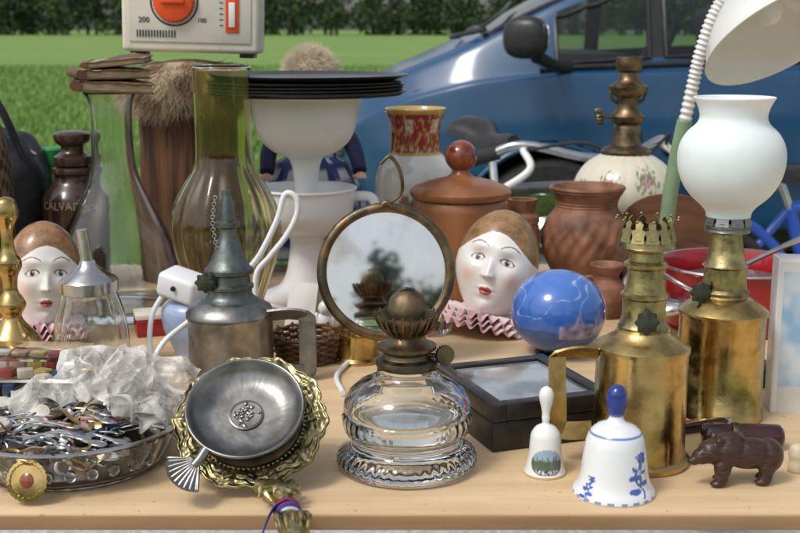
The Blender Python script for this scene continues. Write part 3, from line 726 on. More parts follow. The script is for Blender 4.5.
# --- blue glass globe
def globe(d):
    x,y,z=d; n=fn(x*1.3,y*1.3+3,z*1.9); n2=fn(x*7,y*7,z*7)
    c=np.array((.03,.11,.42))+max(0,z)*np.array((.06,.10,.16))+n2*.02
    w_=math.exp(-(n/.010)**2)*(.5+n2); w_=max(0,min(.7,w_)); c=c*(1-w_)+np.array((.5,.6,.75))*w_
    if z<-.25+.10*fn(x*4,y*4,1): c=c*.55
    ax=x-.30
    if y<0 and abs(ax)<.16*max(0,(.22-z))/.5 and -.45<z<.22: c=np.array((.22,.22,.36))*(1+.9*n2)
    if y<0 and z<-.1+.12*n2 and z>-.42 and x>-.1: c=np.array((.18,.17,.30))*(1+1.2*n2)
    return tuple(np.clip(c,0,1))
G=group('painted_glass_globe',(.188,1.37,TZ))
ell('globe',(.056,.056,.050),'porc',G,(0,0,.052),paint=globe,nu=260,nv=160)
lathe('foot',[(0,0),(26,0),(27,3),(20,6),(0,6)],'brassd',G,k=.001)

# --- black box with glass lid
G=group('display_box',(.1175,1.118,TZ),(0,0,R(20)))
w,d,h=.122,.142,.046
box('box_body',(w,d,h*.62),'blackbox',G,(0,0,h*.31),bev=.002)
box('box_lid_left',(.014,d+.004,h*.36),'blackbox',G,(-w/2+.006,0,h*.81),bev=.0015)
box('box_lid_right',(.014,d+.004,h*.36),'blackbox',G,(w/2-.006,0,h*.81),bev=.0015)
box('box_lid_front',(w-.026,.014,h*.36-.0004),'blackbox',G,(0,-d/2+.006,h*.81),bev=.0012)
box('box_lid_back',(w-.026,.014,h*.36-.0004),'blackbox',G,(0,d/2-.006,h*.81),bev=.0012)
box('lid_glass',(w-.025,d-.025,.002),'boxglass',G,(0,0,h*.9),bev=0)

# --- porcelain bells
def paint_small(th,h,r):
    a=(th+TAU/4+math.pi)%TAU-math.pi
    if 4<h<30 and abs(a)<1.0:
        x=a*18; z=h
        sk=.5+.5*fn(x*.7,z*.7,5)
        edge=(abs(a)/1.0)**2+((z-16)/13)**2
        if edge<1:
            top=17+7*abs(fn(x*.5,0,3))*2
            if z<9 and edge<.8: return (.05,.05,.05) if fn(x*1.5,z*2,8)>-.05 else (.8,.8,.77)
            if z<top: return (.05+.12*sk,.08+.12*sk,.06+.08*sk)
            return (.30,.42,.55)
    if h<2: return (.55,.42,.2)
    return (.80,.80,.77)
G=group('souvenir_bell',(.1265,.982,TZ))
k=.000874
pr=[(17,0),(20.5,0),(21,1.5),(19.5,6),(17.5,14),(16.2,24),(15.5,34),(14.2,42),(10,48),(5,51),(3.6,53),(4.2,57),(4,62),(5,68),(7,76),(7.4,82),(5.5,87),(2,89.5),(0,90)]
lathe('bell',pr,'porc',G,k=k,segs=180,sub=7,paint=paint_small)
def paint_big(th,h,r):
    a=(th+TAU/4+math.pi)%TAU-math.pi
    B=(.03,.08,.38)
    if h>80: return (.02,.04,.22) if h>82 else (.1,.15,.45)
    if 1<h<4 and (int((th*40/TAU)*1)%2==0): return (.2,.3,.6)
    for cx,cz,s in ((.62,30,1.25),(-.95,14,.7),(2.2,25,1),(-2.2,26,1)):
        x=(a-cx)*30/s; z=(h-cz)/s
        rr=math.hypot(x,z); an=math.atan2(z,x)
        if rr<5.2+2.2*math.cos(5*an): return (.06,.13,.45) if rr>2 else (.5,.6,.8)
        if abs(x-3*math.sin(z*.3))<.8 and -20<z<14: return B
        for lz in (-14,-9,-4,9,13):
            if ((x-4*(1 if lz%2 else -1))/4.8)**2+((z-lz)/2.3)**2<1: return (.06,.13,.45)
    if 62<h<64.5: return (.15,.25,.55)
    return (.80,.81,.82)
G=group('delft_bell',(.179,.938,TZ))
k=.00084
lathe('bell',[(36,0),(40,0),(41,2),(39.5,6),(36,12),(33.5,22),(32,34),(30.5,46),(28.5,56),(25,64),(18,70),(11,73),(8,76),(7,79),(8.5,84),(10,90),(10.3,98),(9,105),(5,110),(0,111.5)],'porc',G,k=k,segs=260,sub=7,paint=paint_big)

# --- bear
G=group('carved_bear_figurine',(.287,.957,TZ+.0005),(0,0,R(6)))
s=.00085
def E(x,y,z,a,b,c,rot=(0,0,0)): return ((x*s,y*s,z*s),(a*s,b*s,c*s),rot)
parts=[E(12,0,31,29,16,16),E(-12,0,35,18,16.5,18),E(31,0,28,16,16,18),E(-28,-2,35,14,12.5,12.5),E(-38,-3,31,10,8.5,8.5),E(-46,-3.5,27,6,5.5,5),E(-50,-4,26,3,3.5,3),
 E(-23,-10,47,4,2.8,5),E(-23,7,47,4,2.8,5),E(-6,0,48,12,9,6)]
for x,y in ((-18,-8),(-9,9),(28,-8),(35,8)):
    parts+=[E(x,y,19,9,7,12),E(x-1,y,9,7,6.2,8.5),E(x-4,y,3.2,8.5,6,3.4)]
blob('bear_body',parts,.0011,'wooddk',G,smooth=2)
for y in (-8.5,3.5): ell('eye',(1.1*s,)*3,'black',G,loc=(-40*s,(y)*s-.0012,36*s),nu=10,nv=8)
G=group('bakelite_handle',(.318,1.045,TZ+.0115),(0,0,R(-5)))
lathe('handle',[(0,-42),(9,-41),(12,-36),(12.5,-20),(11,-12),(12.5,-8),(12.5,30),(11,36),(7,39),(0,40)],'darkred',G,k=.00092,rot=(0,R(90),0),sub=3)
lathe('ferrule',[(12.9,-12),(13.3,-11),(13.3,-6),(12.9,-5)],'brassd',G,k=.00092,rot=(0,R(90),0))
G=group('bone_knob',(.347,.985,TZ),(0,0,0))
lathe('knob',[(0,0),(7,0),(8,5),(7,12),(8,18),(6,26),(0,29)],'cream',G,k=.0009,sub=3)
G=group('penknife',(.285,1.09,TZ+.006),(0,0,R(20)))
box('knife_scales',(.075,.012,.011),'darkred',G,(0,0,0),bev=.004,seg=3); box('bolster',(.008,.0125,.0115),'steel',G,(.034,0,0),bev=.002)

# --- blue-white box right
G=group('picture_card_box',(.413,1.16,TZ),(0,0,R(-6)))
def skybox(name,sz,par):
    nx,nz=60,120;V=[];C=[];F=[]
    for i in range(nz+1):
        for j in range(nx+1):
            x=(j/nx-.5)*sz[0]; z=i/nz*sz[2]; n=fn(x*40,z*26,2)+.5*fn(x*90,z*70,4)
            q=min(1,max(0,.5+n*1.2)); c=np.array((.27,.47,.68))*(1-q)+np.array((.62,.70,.76))*q
            if i<22: c=np.array((.62,.62,.58))*(1+.2*n)
            if i>112 or j<4: c=np.array((.74,.74,.72))
            V.append((x,-sz[1]/2-.0006,z)); C.append(tuple(c))
    for i in range(nz):
        for j in range(nx): a=i*(nx+1)+j; F.append((a,a+1,a+nx+2,a+nx+1))
    mobj(name,V,F,'porc',par,cols=C)
box('carton',(.075,.03,.158),'whitepl',G,(0,0,.079),bev=.001); skybox('printed_front',(.072,.03,.155),G)

# --- red enamel pan
G=group('red_enamel_pot',(.437,1.52,TZ))
lathe('pot',[(0,0),(62,0),(68,4),(70,10),(73,55),(76,60),(77,62),(75,63),(71,58),(68,12),(60,6),(0,5)],'redtin',G,k=.0013,segs=96,sub=2)
lathe('rim',[(75.5,60.5),(78,62.2),(77,64),(74.5,63.4)],'steel',G,k=.0013,segs=96)
for i,rr in enumerate((52,49,54)):
    lathe('stacked_plate',[(0,20+i*9),(rr*.6,20+i*9),(rr,27+i*9),(rr+1,28+i*9),(rr*.6,22.5+i*9),(0,22.5+i*9)],'lampwhite' if i%2 else 'pewter',G,k=.0013)
tube('wire_handle',[(-.098,0,.06),(-.105,-.03,.075),(-.09,-.07,.07),(-.06,-.085,.055)],.003,'steel',G)
G=group('steel_ladle',(.45,1.50,TZ+.062),(0,R(-14),R(20)))
tube('ladle_stem',[(-.09,0,.01),(0,0,.022),(.09,0,.03)],[.003,.003,.004],'steel',G); ell('ladle_bowl',(.03,.025,.012),'steel',G,(-.115,0,.004))

# --- wooden lidded jar
k=.00146
G=group('turned_wooden_jar',(.087,1.69,TZ))
lathe('jar',[(0,0),(38,0),(42,3),(43,6),(45,12),(46.5,50),(47,88),(46,96),(44,98),(0,98)],'wood',G,k=k,segs=72)
lathe('lid',[(44,98),(48,99),(50,102),(50,105),(46,109),(34,114),(22,117),(13,119),(9,123),(8,127),(0,128)],'wood',G,k=k,segs=72)
ell('knob',(16*k,16*k,15.5*k),'woodred',G,(0,0,139*k))
G=group('small_wooden_jar',(.183,1.76,TZ))
lathe('jar',[(0,0),(14,0),(16,10),(18,40),(17,60),(16,62),(17.5,64),(17,70),(13,74),(14,84),(15,87),(11,87),(11,74),(0,72)],'terra',G,k=.00151,mod=lambda t,h,r:.3*math.cos(18*t))

# --- red and white vase
def pv(th,h,r):
    if h>123:
        if h>162 or h<126: return (.55,.36,.10)
        if 143<h<144.5: return (.5,.33,.12)
        n=fn(math.cos(th)*9,math.sin(th)*9,h*.22)
        if abs(h-151)<6 and math.sin(th*6)>.55: return (.68,.58,.42) if n<.1 else (.5,.3,.2)
        return (.33,.035,.03) if n<.18 else (.52,.33,.12)
    if h<8: return (.5,.35,.12)
    if 50<h<95 and math.hypot(((th+.6)%(TAU/3)-1)*38,h-75)<12+3*fn(th*6,h*.2,0)*3: return (.45,.10,.10) if fn(th*12,h*.3,4)>0 else (.15,.25,.10)
    return (.76,.74,.70)
G=group('painted_porcelain_vase',(.024,1.83,TZ))
lathe('vase',[(0,0),(25,0),(26,4),(25,10),(32,35),(38,62),(40,88),(37,108),(29,119),(25,126),(24,138),(25,150),(28,160),(30,166),(28.5,166.5),(25,158),(22,140),(23,126),(0,100)],'porc',G,k=.00157,sub=5,segs=200,paint=pv)

# --- brown vases
k=.00154
G=group('carved_stoneware_vase',(.282,1.775,TZ))
def carve(t,h,r):
    if 16<h<70: return 2.6*abs(math.sin(5*t+.08*h))*math.sin((h-16)/54*math.pi)+1.1*math.sin(20*t-.3*h)*math.sin((h-16)/54*math.pi)
    return .35*math.sin(h*2.2)
lathe('vase',[(0,0),(26,0),(28,3),(33,12),(39,26),(42,42),(41.5,54),(37,66),(32,73),(30,78),(31,84),(35,91),(37,95),(36.5,97),(33,96),(29,88),(26,78),(0,60)],'terra',G,k=k,sub=4,segs=200,mod=carve)
G=group('small_stoneware_jug',(.278,1.56,TZ))
lathe('jug',[(0,0),(15,0),(17,2),(20,12),(20.5,20),(19,30),(13,38),(12,42),(15,48),(17,53),(15.5,53.5),(11,46),(10,40),(0,30)],'terra',G,k=.00134,sub=4,mod=lambda t,h,r:.25*math.sin(h*2.2))
torus('jug_handle',.010,.0028,'terra',G,loc=(-.024,0,.044),rot=(R(90),0,0))

# --- painted oil lamp body
k=.00166
def pl(th,h,r):
    a=th%TAU
    for q in range(9):
        c=q*TAU/9+.1*(q%2); cz=82+8*math.sin(q*2.1)
        d=math.hypot((((a-c+math.pi)%TAU)-math.pi)*48,h-cz); n=fn(th*9,h*.25,q)
        if d<7.5+6*n:
            v=fn(th*20,h*.6,q+2)
            return [(.50,.10,.12),(.55,.25,.32),(.62,.45,.12)][q%3] if v>-.12 else (.12,.24,.08)
        if d<14 and fn(th*16,h*.5,q+9)>.18: return (.16,.28,.10)
    return (.70,.64,.50)
G=group('painted_oil_lamp',(.368,1.93,TZ))
lathe('foot',[(0,0),(32,0),(33,3),(28,8),(18,16),(17,24),(24,30),(0,30)],'brassd',G,k=k)
lathe('porcelain_font',[(22,28),(34,34),(44,46),(50,60),(51,74),(47,88),(38,100),(26,108),(18,111),(0,112)],'porc',G,k=k,sub=5,segs=320,paint=pl,mod=lambda t,h,r:.5*abs(math.cos(10*t)))
lathe('burner',[(24,108),(25,112),(22,115),(15,118),(13,124),(14,134),(12,138),(16,141),(17,146),(13,150),(10,156),(11,164),(16,168),(19,172),(19,175),(14,178),(10,182),(9,188),(12,190),(13,196),(12,203),(9,203),(9,196),(0,196)],'brassd',G,k=k)
for sgn in (-1,1):
    tube('gallery_arm',[(sgn*8*k,0,158*k),(sgn*15*k,0,162*k),(sgn*17*k,0,170*k),(sgn*13*k,0,176*k)],1.6*k,'brassd',G,seg=8)
tube('wick_spindle',[(0,-4*k,146*k),(-26*k,-8*k,146*k)],2*k,'brassd',G,sub=1)
lathe('wick_wheel',[(0,-3),(7,-3),(8,0),(7,3),(0,3)],'brassd',G,k=k,loc=(-29*k,-8*k,146*k),rot=(0,R(80),0),mod=lambda t,h,r:.8*math.cos(14*t) if r>6 else 0)

# --- wooden letter rack
G=group('wooden_letter_rack',(.412,1.80,TZ),(0,0,R(-5)))
def arch(w,h):
    o=[(-w,0),(-w,h*.45)]
    for a in np.linspace(math.pi,0,18): o.append((w*.93*math.cos(a),h*.55+h*.45*math.sin(a)**.8))
    return o+[(w,h*.45),(w,0)]
for i,(w,h) in enumerate(((.078,.126),(.075,.10),(.07,.06))): plate('rack_panel',arch(w,h),.006,'woodrack',G,loc=(0,-.02*i,0.008))
box('rack_base',(.155,.06,.008),'woodrack',G,(0,-.02,.004),bev=.002)

# --- gooseneck lamp
G=group('gooseneck_desk_lamp',(0,0,0))
path=[(.400,1.74,TZ+.03),(.394,1.73,TZ+.10),(.398,1.72,TZ+.17),(.406,1.71,TZ+.235),(.415,1.70,TZ+.30),(.422,1.69,TZ+.35),(.435,1.68,TZ+.40),(.456,1.675,TZ+.44)]
Pc=catmull(path,40); rr=[.0085+.0013*math.sin(i*1.15) for i in range(len(Pc))]
tube('flexible_neck',Pc,rr,'lampwhite',G,seg=14,sub=1)
tube('green_sleeve',[Pc[40],Pc[70],Pc[100],Pc[130]],.0112,mat('sage_plastic',(.25,.36,.22),.5,c2=(.2,.3,.18),scale=40),G,sub=4)
lathe('lamp_base',[(0,0),(.06,0),(.065,.006),(.06,.018),(.03,.028),(.012,.034),(0,.034)],'lampwhite',G,k=1,loc=(.40,1.74,TZ),sub=2)
SH=group('lamp_shade',(.478,1.66,TZ+.445)); SH.parent=G
SH.rotation_euler=Vector((-.34,.52,.78)).to_track_quat('Z','Y').to_euler()
lathe('shade',[(14,22),(17,20),(19,8),(24,-2),(36,-16),(54,-32),(67,-48),(73,-60),(76,-64),(74.5,-65),(71,-59),(65,-47),(52,-30),(34,-13),(22,0),(16,8),(0,10)],'lampwhite',SH,k=.00145,sub=3,segs=96,sharp=None)
lathe('socket',[(0,40),(10,40),(13,36),(14,20),(0,20)],'lampwhite',SH,k=.00145)
lathe('lamp_holder',[(0,6),(14,6),(15,-8),(12,-16),(0,-16)],'interior',SH,k=.00145)
ell('bulb',(.020,.020,.027),'frost',SH,(0,0,-.045))

# --- records, white juicer stand
k=.00143
G=group('white_juicer',(-.132,1.66,TZ))
lathe('stand',[(0,0),(44,0),(46,3),(44,8),(30,14),(22,26),(18,45),(17,62),(22,68),(0,68)],'whitepl',G,k=k,sub=3)
lathe('lower_bowl',[(0,66),(20,67),(34,72),(44,84),(47,98),(48,110),(50,112),(49,114),(46,112),(44,98),(40,86),(0,80)],'whitepl',G,k=k,sub=3,segs=80)
lathe('funnel',[(0,90),(9,90),(11,110),(13,130),(17,142),(30,148),(42,158),(49,172),(52,190),(53,200),(55,202),(54,203.5),(51,202),(47,176),(38,160),(0,150)],'whitepl',G,k=k,sub=3,segs=80)
tube('grip',[(46*k,0,105*k),(64*k,-5*k,104*k),(68*k,-8*k,92*k),(60*k,-8*k,78*k),(44*k,0,80*k)],5*k,'whitepl',G)
G=group('record_stack',(-.130,1.665,TZ+.2915))
for i in range(5):
    lathe('record',[(0.004,0),(.136,0),(.1375,.001),(.1375,.0022),(.136,.0032),(.0042,.0032)],'vinyl',G,k=1,segs=96,loc=(random.uniform(-.006,.006),random.uniform(-.006,.006),i*.0041),rot=(R(random.uniform(-.25,.25)),R(random.uniform(-.25,.25)),0))
lathe('tray',[(0,.021),(.125,.021),(.140,.026),(.142,.028),(.138,.028),(.125,.0235),(0,.0235)],'vinyl',G,k=1,segs=96)

# --- amber chimney
G=group('amber_glass_vase',(-.221,1.485,TZ))
k=.00129
am=lambda t,h,r:(1.3*math.cos(14*t)*min(1,max(0,(172-h)/40)) )
outer=[(0,0),(24,0),(28,3),(30,12),(33,26),(40,48),(48,72),(53,95),(53,112),(48,130),(39,147),(31,160),(27.5,172),(27,185),(27,215),(27.5,256),(27.8,258)]
inner=[(26.2,258),(25.8,215),(25.6,184),(26.2,172),(29.5,160),(37.5,146),(46.5,129),(51.3,112),(51.3,95),(46.5,73),(38.5,49),(31.4,26),(28,13),(24,8),(0,7)]
lathe('glass',outer+inner,'amber',G,k=k,sub=3,segs=160,mod=am,sharp=None)

# --- decanter with books
G=group('glass_decanter',(-.383,1.58,TZ))
k=.00137
outer=[(0,2),(30,2),(50,0),(57,4),(61,14),(62,28),(59,50),(52,74),(43,96),(33,116),(26,132),(21.5,150),(20,170),(20,195),(22,212),(26,218)]
inner=[(24,218),(19.6,211),(17.4,194),(17.4,170),(18.6,150),(22.6,133),(29.4,117),(39.4,97),(48.6,74),(55.6,50),(58.8,28),(57.2,16),(53,10),(30,8),(0,8)]
lathe('glass',outer+inner,'glassthin',G,k=k,sub=3,segs=96,sharp=None)
G=group('leather_wallet_stack',(-.374,1.57,TZ+.300),(R(0),R(3),R(14)))
def book(par,w,d,t,loc,rot):
    g=group('booklet',loc,rot); g.parent=par
    box('pages',(w*.94,d*.93,t*.75),'pages',g,(0,0,t/2),bev=.001)
    box('cover_bottom',(w,d,t*.13),'leather',g,(0,0,t*.065),bev=.0008)
    V=[];F=[];n=16
    for i in range(n+1):
        for j in range(9):
            u=i/n-.5; v=j/8-.5
            V.append((u*w,v*d,t*.9+.004*math.sin(u*5+1)*(.5+v)+.002*fn(u*8,v*8,t*100)))
    for i in range(n):
        for j in range(8): a=i*9+j; F.append((a,a+9,a+10,a+1))
    o=mobj('cover_top',V,F,'leather',g); o.modifiers.new('s','SOLIDIFY').thickness=t*.12
    tube('spine',[(-w/2,-d/2,t/2),(-w/2,d/2,t/2)],t*.5,'leather',g,sub=1)
book(G,.098,.080,.015,(0,0,0),(0,0,0)); book(G,.090,.075,.013,(-.004,.004,.0175),(R(0),R(-3),R(10))); book(G,.080,.06,.009,(.006,.004,.035),(R(3),R(-8),R(-12)))

# --- stoneware bottle
k=.00148
G=group('stoneware_liquor_bottle',(-.478,1.73,TZ))
lathe('bottle',[(0,0),(27,0),(29,3),(31,20),(32,84),(30,96),(24,104),(19,110),(18,116),(21,118),(21,122),(18,124),(0,124)],'brownbottle',G,k=k,sub=2)
lathe('stopper',[(0,122),(15,124),(18,128),(18,134),(12,138),(11,144),(16,148),(18,154),(15,158),(0,160)],'brownbottle',G,k=k,sub=2)
M['goldink']=mat('worn_gold_ink',(.45,.33,.2),.5,c2=(.3,.2,.1),scale=200)
text_mesh('label_lettering','CALVADOS',.016,'goldink',G,loc=(0,0,88*k),bend=32.3*k)
G=group('green_bottle',(-.528,1.80,TZ))
lathe('bottle',[(0,0),(22,0),(24,4),(24,70),(20,94),(10,112),(9,118),(0,120)],'greenpl',G,k=.00155,sub=2)
lathe('cap',[(10,114),(11,115),(11,130),(9,132),(0,132)],'greenpl',G,k=.00155)

# --- sugar dispenser
k=.00114
G=group('glass_sugar_dispenser',(-.349,1.30,TZ))
ou=[(0,1),(30,0),(33,3),(36.5,10),(37,30),(35,50),(31,66),(27,78),(26,86)]
inn=[(24,86),(25,78),(29,66),(33,50),(35,30),(34.5,12),(30,7),(0,7)]
lathe('jar',ou+inn,'glassthin',G,k=k,segs=96,sub=2,mod=lambda t,h,r:.9*math.cos(12*t)*(1 if h<80 else 0),sharp=None)
lathe('lid',[(27,80),(28.5,81),(28.5,92),(26,95),(16,101),(9,107),(7,112),(0,112)],'steel',G,k=k,segs=64)
tube('spout',[(0,0,108*k),(-2*k,0,125*k),(-4*k,-1*k,142*k)],[6.5*k,6*k,5.5*k],'steel',G,sub=3)

# --- brass candlestick etc.
k=.00114
G=group('brass_candlestick',(-.437,1.30,TZ))
lathe('stick',[(0,0),(31,0),(33,3),(31,10),(27,18),(25,24),(27,28),(22,38),(13,48),(9,56),(12,62),(14,68),(11,75),(7,82),(8,96),(12,104),(12,112),(8,118),(6,128),(6,142),(9,150),(12,156),(11,166),(8,172),(0,175)],'brass',G,k=k,sub=3)
G=group('brass_pot',(-.545,1.50,TZ))
lathe('pot',[(0,0),(26,0),(30,10),(34,40),(30,62),(20,74),(18,82),(24,90),(22,92),(15,82),(0,80)],'brass',G,k=.0013,sub=3)
torus('handle',.02,.003,'brassd',G,loc=(.045,0,.06),rot=(R(90),0,0))

# --- black bag at left
G=group('black_leather_handbag',(-.615,1.76,TZ))
ell('bag_body',(.095,.075,.12),'blackfelt',G,(0,0,.12),p=.8,mod=lambda d:.06*fn(d[0]*3,d[1]*3,d[2]*3),nu=60,nv=40)
tube('strap',[(-.06,-.03,.20),(-.03,-.05,.30),(.03,-.05,.29),(.075,-.04,.18)],.006,'blackfelt',G)
tube('zip',[(-.08,-.02,.21),(0,-.035,.243),(.08,-.02,.20)],.003,'steel',G)
G=group('patterned_purse',(-.592,1.63,TZ))
def snake(d):
    n=math.sin(d[2]*34+math.sin(d[0]*30)*1.5)*math.sin(math.atan2(d[1],d[0])*16); return (.22,.13,.07) if n>0 else (.05,.03,.02)
ell('purse_body',(.055,.04,.145),'matt',G,(0,0,.145),paint=snake,nu=160,nv=160,p=.8)

# --- log pot with fur, radio
G=group('bark_wood_pot',(-.318,1.81,TZ))
lathe('trunk',[(0,0),(46,0),(49,6),(51,60),(49,120),(50,170),(49,192),(42,192),(42,180),(0,180)],'bark',G,k=.00156,segs=160,sub=3,mod=lambda t,h,r:2.6*fn(5*math.cos(t),5*math.sin(t),h*.012)+1.6*fn(16*math.cos(t),16*math.sin(t),h*.03))
G=group('fur_hat',(-.315,1.79,TZ+.292))
ell('hat_core',(.092,.080,.040),'fur',G,(0,0,.005))
def rootf(i):
    a=random.uniform(0,TAU); z=random.uniform(-.95,.9); q=math.sqrt(1-z*z); return (.092*q*math.cos(a),.080*q*math.sin(a),.005+.040*z)
strands('fur_pile',8500,rootf,lambda p:(p.x*1.0+random.gauss(0,.02),p.y+random.gauss(0,.02),p.z*.6-.03),.040,.0006,'fur',G,curl=.3)
G=group('portable_radio',(-.303,1.775,TZ+.347),(0,R(1.5),R(-2)))
box('case',(.200,.06,.15),'creampl',G,(0,0,.075),bev=.007,seg=4)
box('face_recess',(.178,.004,.128),mat('radio_face',(.70,.66,.58),.5,c2=(.63,.59,.51),scale=30),G,(0,-.0305,.078),bev=.0015)
lathe('dial',[(0,0),(.029,0),(.030,.003),(.028,.009),(.020,.011),(0,.011)],'orange',G,k=1,loc=(-.022,-.0325,.072),rot=(R(90),0,0),mod=lambda t,h,r:.0008*math.cos(30*t) if r>.025 else 0)
box('dial_pointer',(.034,.006,.006),'orange',G,(-.022,-.045,.072),bev=.001)
torus('dial_ring',.034,.0012,'black',G,loc=(-.022,-.0328,.072),rot=(R(90),0,0))
box('meter_slot',(.019,.003,.09),'orange',G,(.062,-.0335,.075),bev=.001)
box('meter_window',(.009,.003,.035),'lampwhite',G,(.062,-.0355,.055),bev=.0005)
for i in range(9): box('scale_tick',(.005,.001,.001),'black',G,(.046,-.0330,.04+i*.008),bev=0)
text_mesh('scale_text','200',.011,'black',G,loc=(-.066,-.0331,.045),rot=(R(90),0,0)); text_mesh('scale_text_2','100',.009,'black',G,loc=(.018,-.0331,.046),rot=(R(90),0,0))
for i in range(14): box('grille_slot',(.0016,.001,.010),'black',G,(-.076+i*.0042,-.0331,.026),bev=0)
for sx in (-.08,.08): box('foot',(.02,.04,.006),'black',G,(sx,0,-.003),bev=.001)

# --- doll
G=group('porcelain_doll',(-.146,1.955,TZ-.0),(0,0,R(8)))
def plaid(th,h,r):
    a=int(th*40/TAU)%4; b=int(h/6)%4
    c=np.array((.025,.03,.09))
    if h<146:
        c=np.array((.05,.07,.24)) if (a<2)^(b<2) else np.array((.55,.56,.62))
        if a==0 or b==0: c=np.array((.03,.04,.14))
    if h>146: c=np.array((.7,.7,.68))
    return tuple(c)
lathe('dress',[(0,12),(62,12),(64,14),(58,40),(50,75),(38,98),(27,106),(25,116),(28,130),(27,142),(18,152),(9,158),(0,159)],'matt',G,k=.00165,segs=200,sub=4,paint=plaid,mod=lambda t,h,r:3*math.sin(16*t)*max(0,(95-h)/95))
g2=clown('doll_head',(0,-.004,.297),(R(32),0,0),.040,.038,.047,cap=(.6,.45,.28),ruff=False); g2.parent=G
lathe('neck',[(11,152),(9,160),(9,168)],'skin',G,k=.00165)
M['navy']=mat('navy_sleeve',(.03,.035,.1),.8,c2=(.02,.02,.07),scale=80)
for sgn in (-1,1):
    tube('arm',[(sgn*.040,-.002,.235),(sgn*.068,-.015,.19),(sgn*.075,-.045,.155)],[.017,.014,.012],'navy',G)
    hx,hy,hz_=sgn*.076,-.052,.148
    blob('hand',[((hx,hy,hz_),(.009,.011,.006))]+[((hx+(f-1.5)*.0042,hy-.013-.001*(f%2),hz_-.002),(.0022,.008,.0022)) for f in range(4)]+[((hx-sgn*.009,hy-.006,hz_),(.006,.003,.0025))],.0009,'skin',G,smooth=1)
    tube('leg',[(sgn*.022,-.01,.03),(sgn*.022,-.012,.008)],.011,'skin',G,sub=1); ell('shoe',(.013,.024,.009),'black',G,(sgn*.022,-.022,.009))
def rooth(i):
    a=random.uniform(0,TAU); z=random.uniform(-.5,1); q=math.sqrt(1-z*z)
    if q*math.sin(a)<-.35 and z<.05: a=-a
    return (.041*q*math.cos(a),-.004+.040*q*math.sin(a),.297+.050*z)
strands('hair',6500,rooth,lambda p:(p.x,p.y,(p.z-.297)*.9),.022,.0006,'hair',G,curl=.9)

# --- plug, cables, bowl, basket
G=group('pale_blue_bowl',(-.246,1.375,TZ))
lathe('bowl',[(0,0),(18,0),(20,3),(22,8),(30,26),(32,44),(28,52),(20,56),(0,58)],'paleblue',G,k=.00119,sub=3)
G=group('extension_lead',(0,0,0))
box('socket_block',(.050,.040,.030),'whitepl',G,(-.2545,1.36,TZ+.086),(R(5),R(14),R(-20)),bev=.006,seg=3)
for d in (-.008,.008): tube('socket_hole',[(-.2545+d,1.338,TZ+.086),(-.2545+d,1.345,TZ+.086)],.003,'black',G,sub=1)
def wp(x,y,z): return (x,y,TZ+z)
tube('cord_1',[wp(-.23,1.355,.09),wp(-.215,1.33,.08),wp(-.235,1.30,.06),wp(-.262,1.27,.04),wp(-.27,1.25,.015),wp(-.24,1.21,.004),wp(-.20,1.195,.004)],.0032,'whitepl',G)
tube('cord_2',[wp(-.275,1.36,.08),wp(-.29,1.345,.05),wp(-.283,1.31,.01),wp(-.25,1.29,.004),wp(-.20,1.34,.004),wp(-.15,1.38,.004)],.0032,'whitepl',G)
tube('cord_3',[wp(-.18,1.39,.10),wp(-.165,1.385,.12),wp(-.145,1.385,.16),wp(-.135,1.385,.19),wp(-.122,1.385,.185),wp(-.122,1.385,.165),wp(-.135,1.385,.14),wp(-.155,1.385,.115),wp(-.172,1.385,.09),wp(-.17,1.385,.03),wp(-.16,1.39,.004)],.0036,'whitepl',G)
tube('cord_4',[wp(-.16,1.39,.004),wp(-.08,1.40,.004),wp(-.05,1.37,.004),wp(-.07,1.27,.004),wp(-.06,1.2,.004)],.003,'whitepl',G)
G=group('wicker_basket',(-.108,1.345,TZ))
for i in range(9):
    n=96; rr=.034+.001*i
    tube('weave',[((rr+.0018*math.cos(12*TAU*j/n+(i%2)*math.pi))*math.cos(TAU*j/n),(rr+.0018*math.cos(12*TAU*j/n+(i%2)*math.pi))*math.sin(TAU*j/n),.003+i*.0036) for j in range(n)],.0021,'wicker',G,seg=6,sub=1,closed=True)
for j in range(12): tube('stake',[(.034*math.cos(TAU*j/12),.034*math.sin(TAU*j/12),0),(.043*math.cos(TAU*j/12),.043*math.sin(TAU*j/12),.036)],.0016,'wicker',G,seg=5,sub=1)
lathe('basket_base',[(0,0),(.034,0),(.034,.003),(0,.003)],'wicker',G,k=1)
G=group('greeting_card',(-.118,1.44,TZ),(0,0,R(-25)))
for sgn in (-1,1): box('leaf',(.04,.0008,.075),'lampwhite',G,(0,sgn*.012,.036),(R(sgn*17),0,0),bev=0)
G=group('white_figurine',(-.092,1.41,TZ))
blob('figure',[((0,0,.012),(.012,.009,.012)),((0,0,.028),(.009,.008,.014)),((0,-.001,.047),(.008,.008,.009)),((.010,0,.030),(.004,.004,.012)),((-.010,0,.030),(.004,.004,.012)),((.004,0,.06),(.002,.002,.008))],.0012,'lampwhite',G)

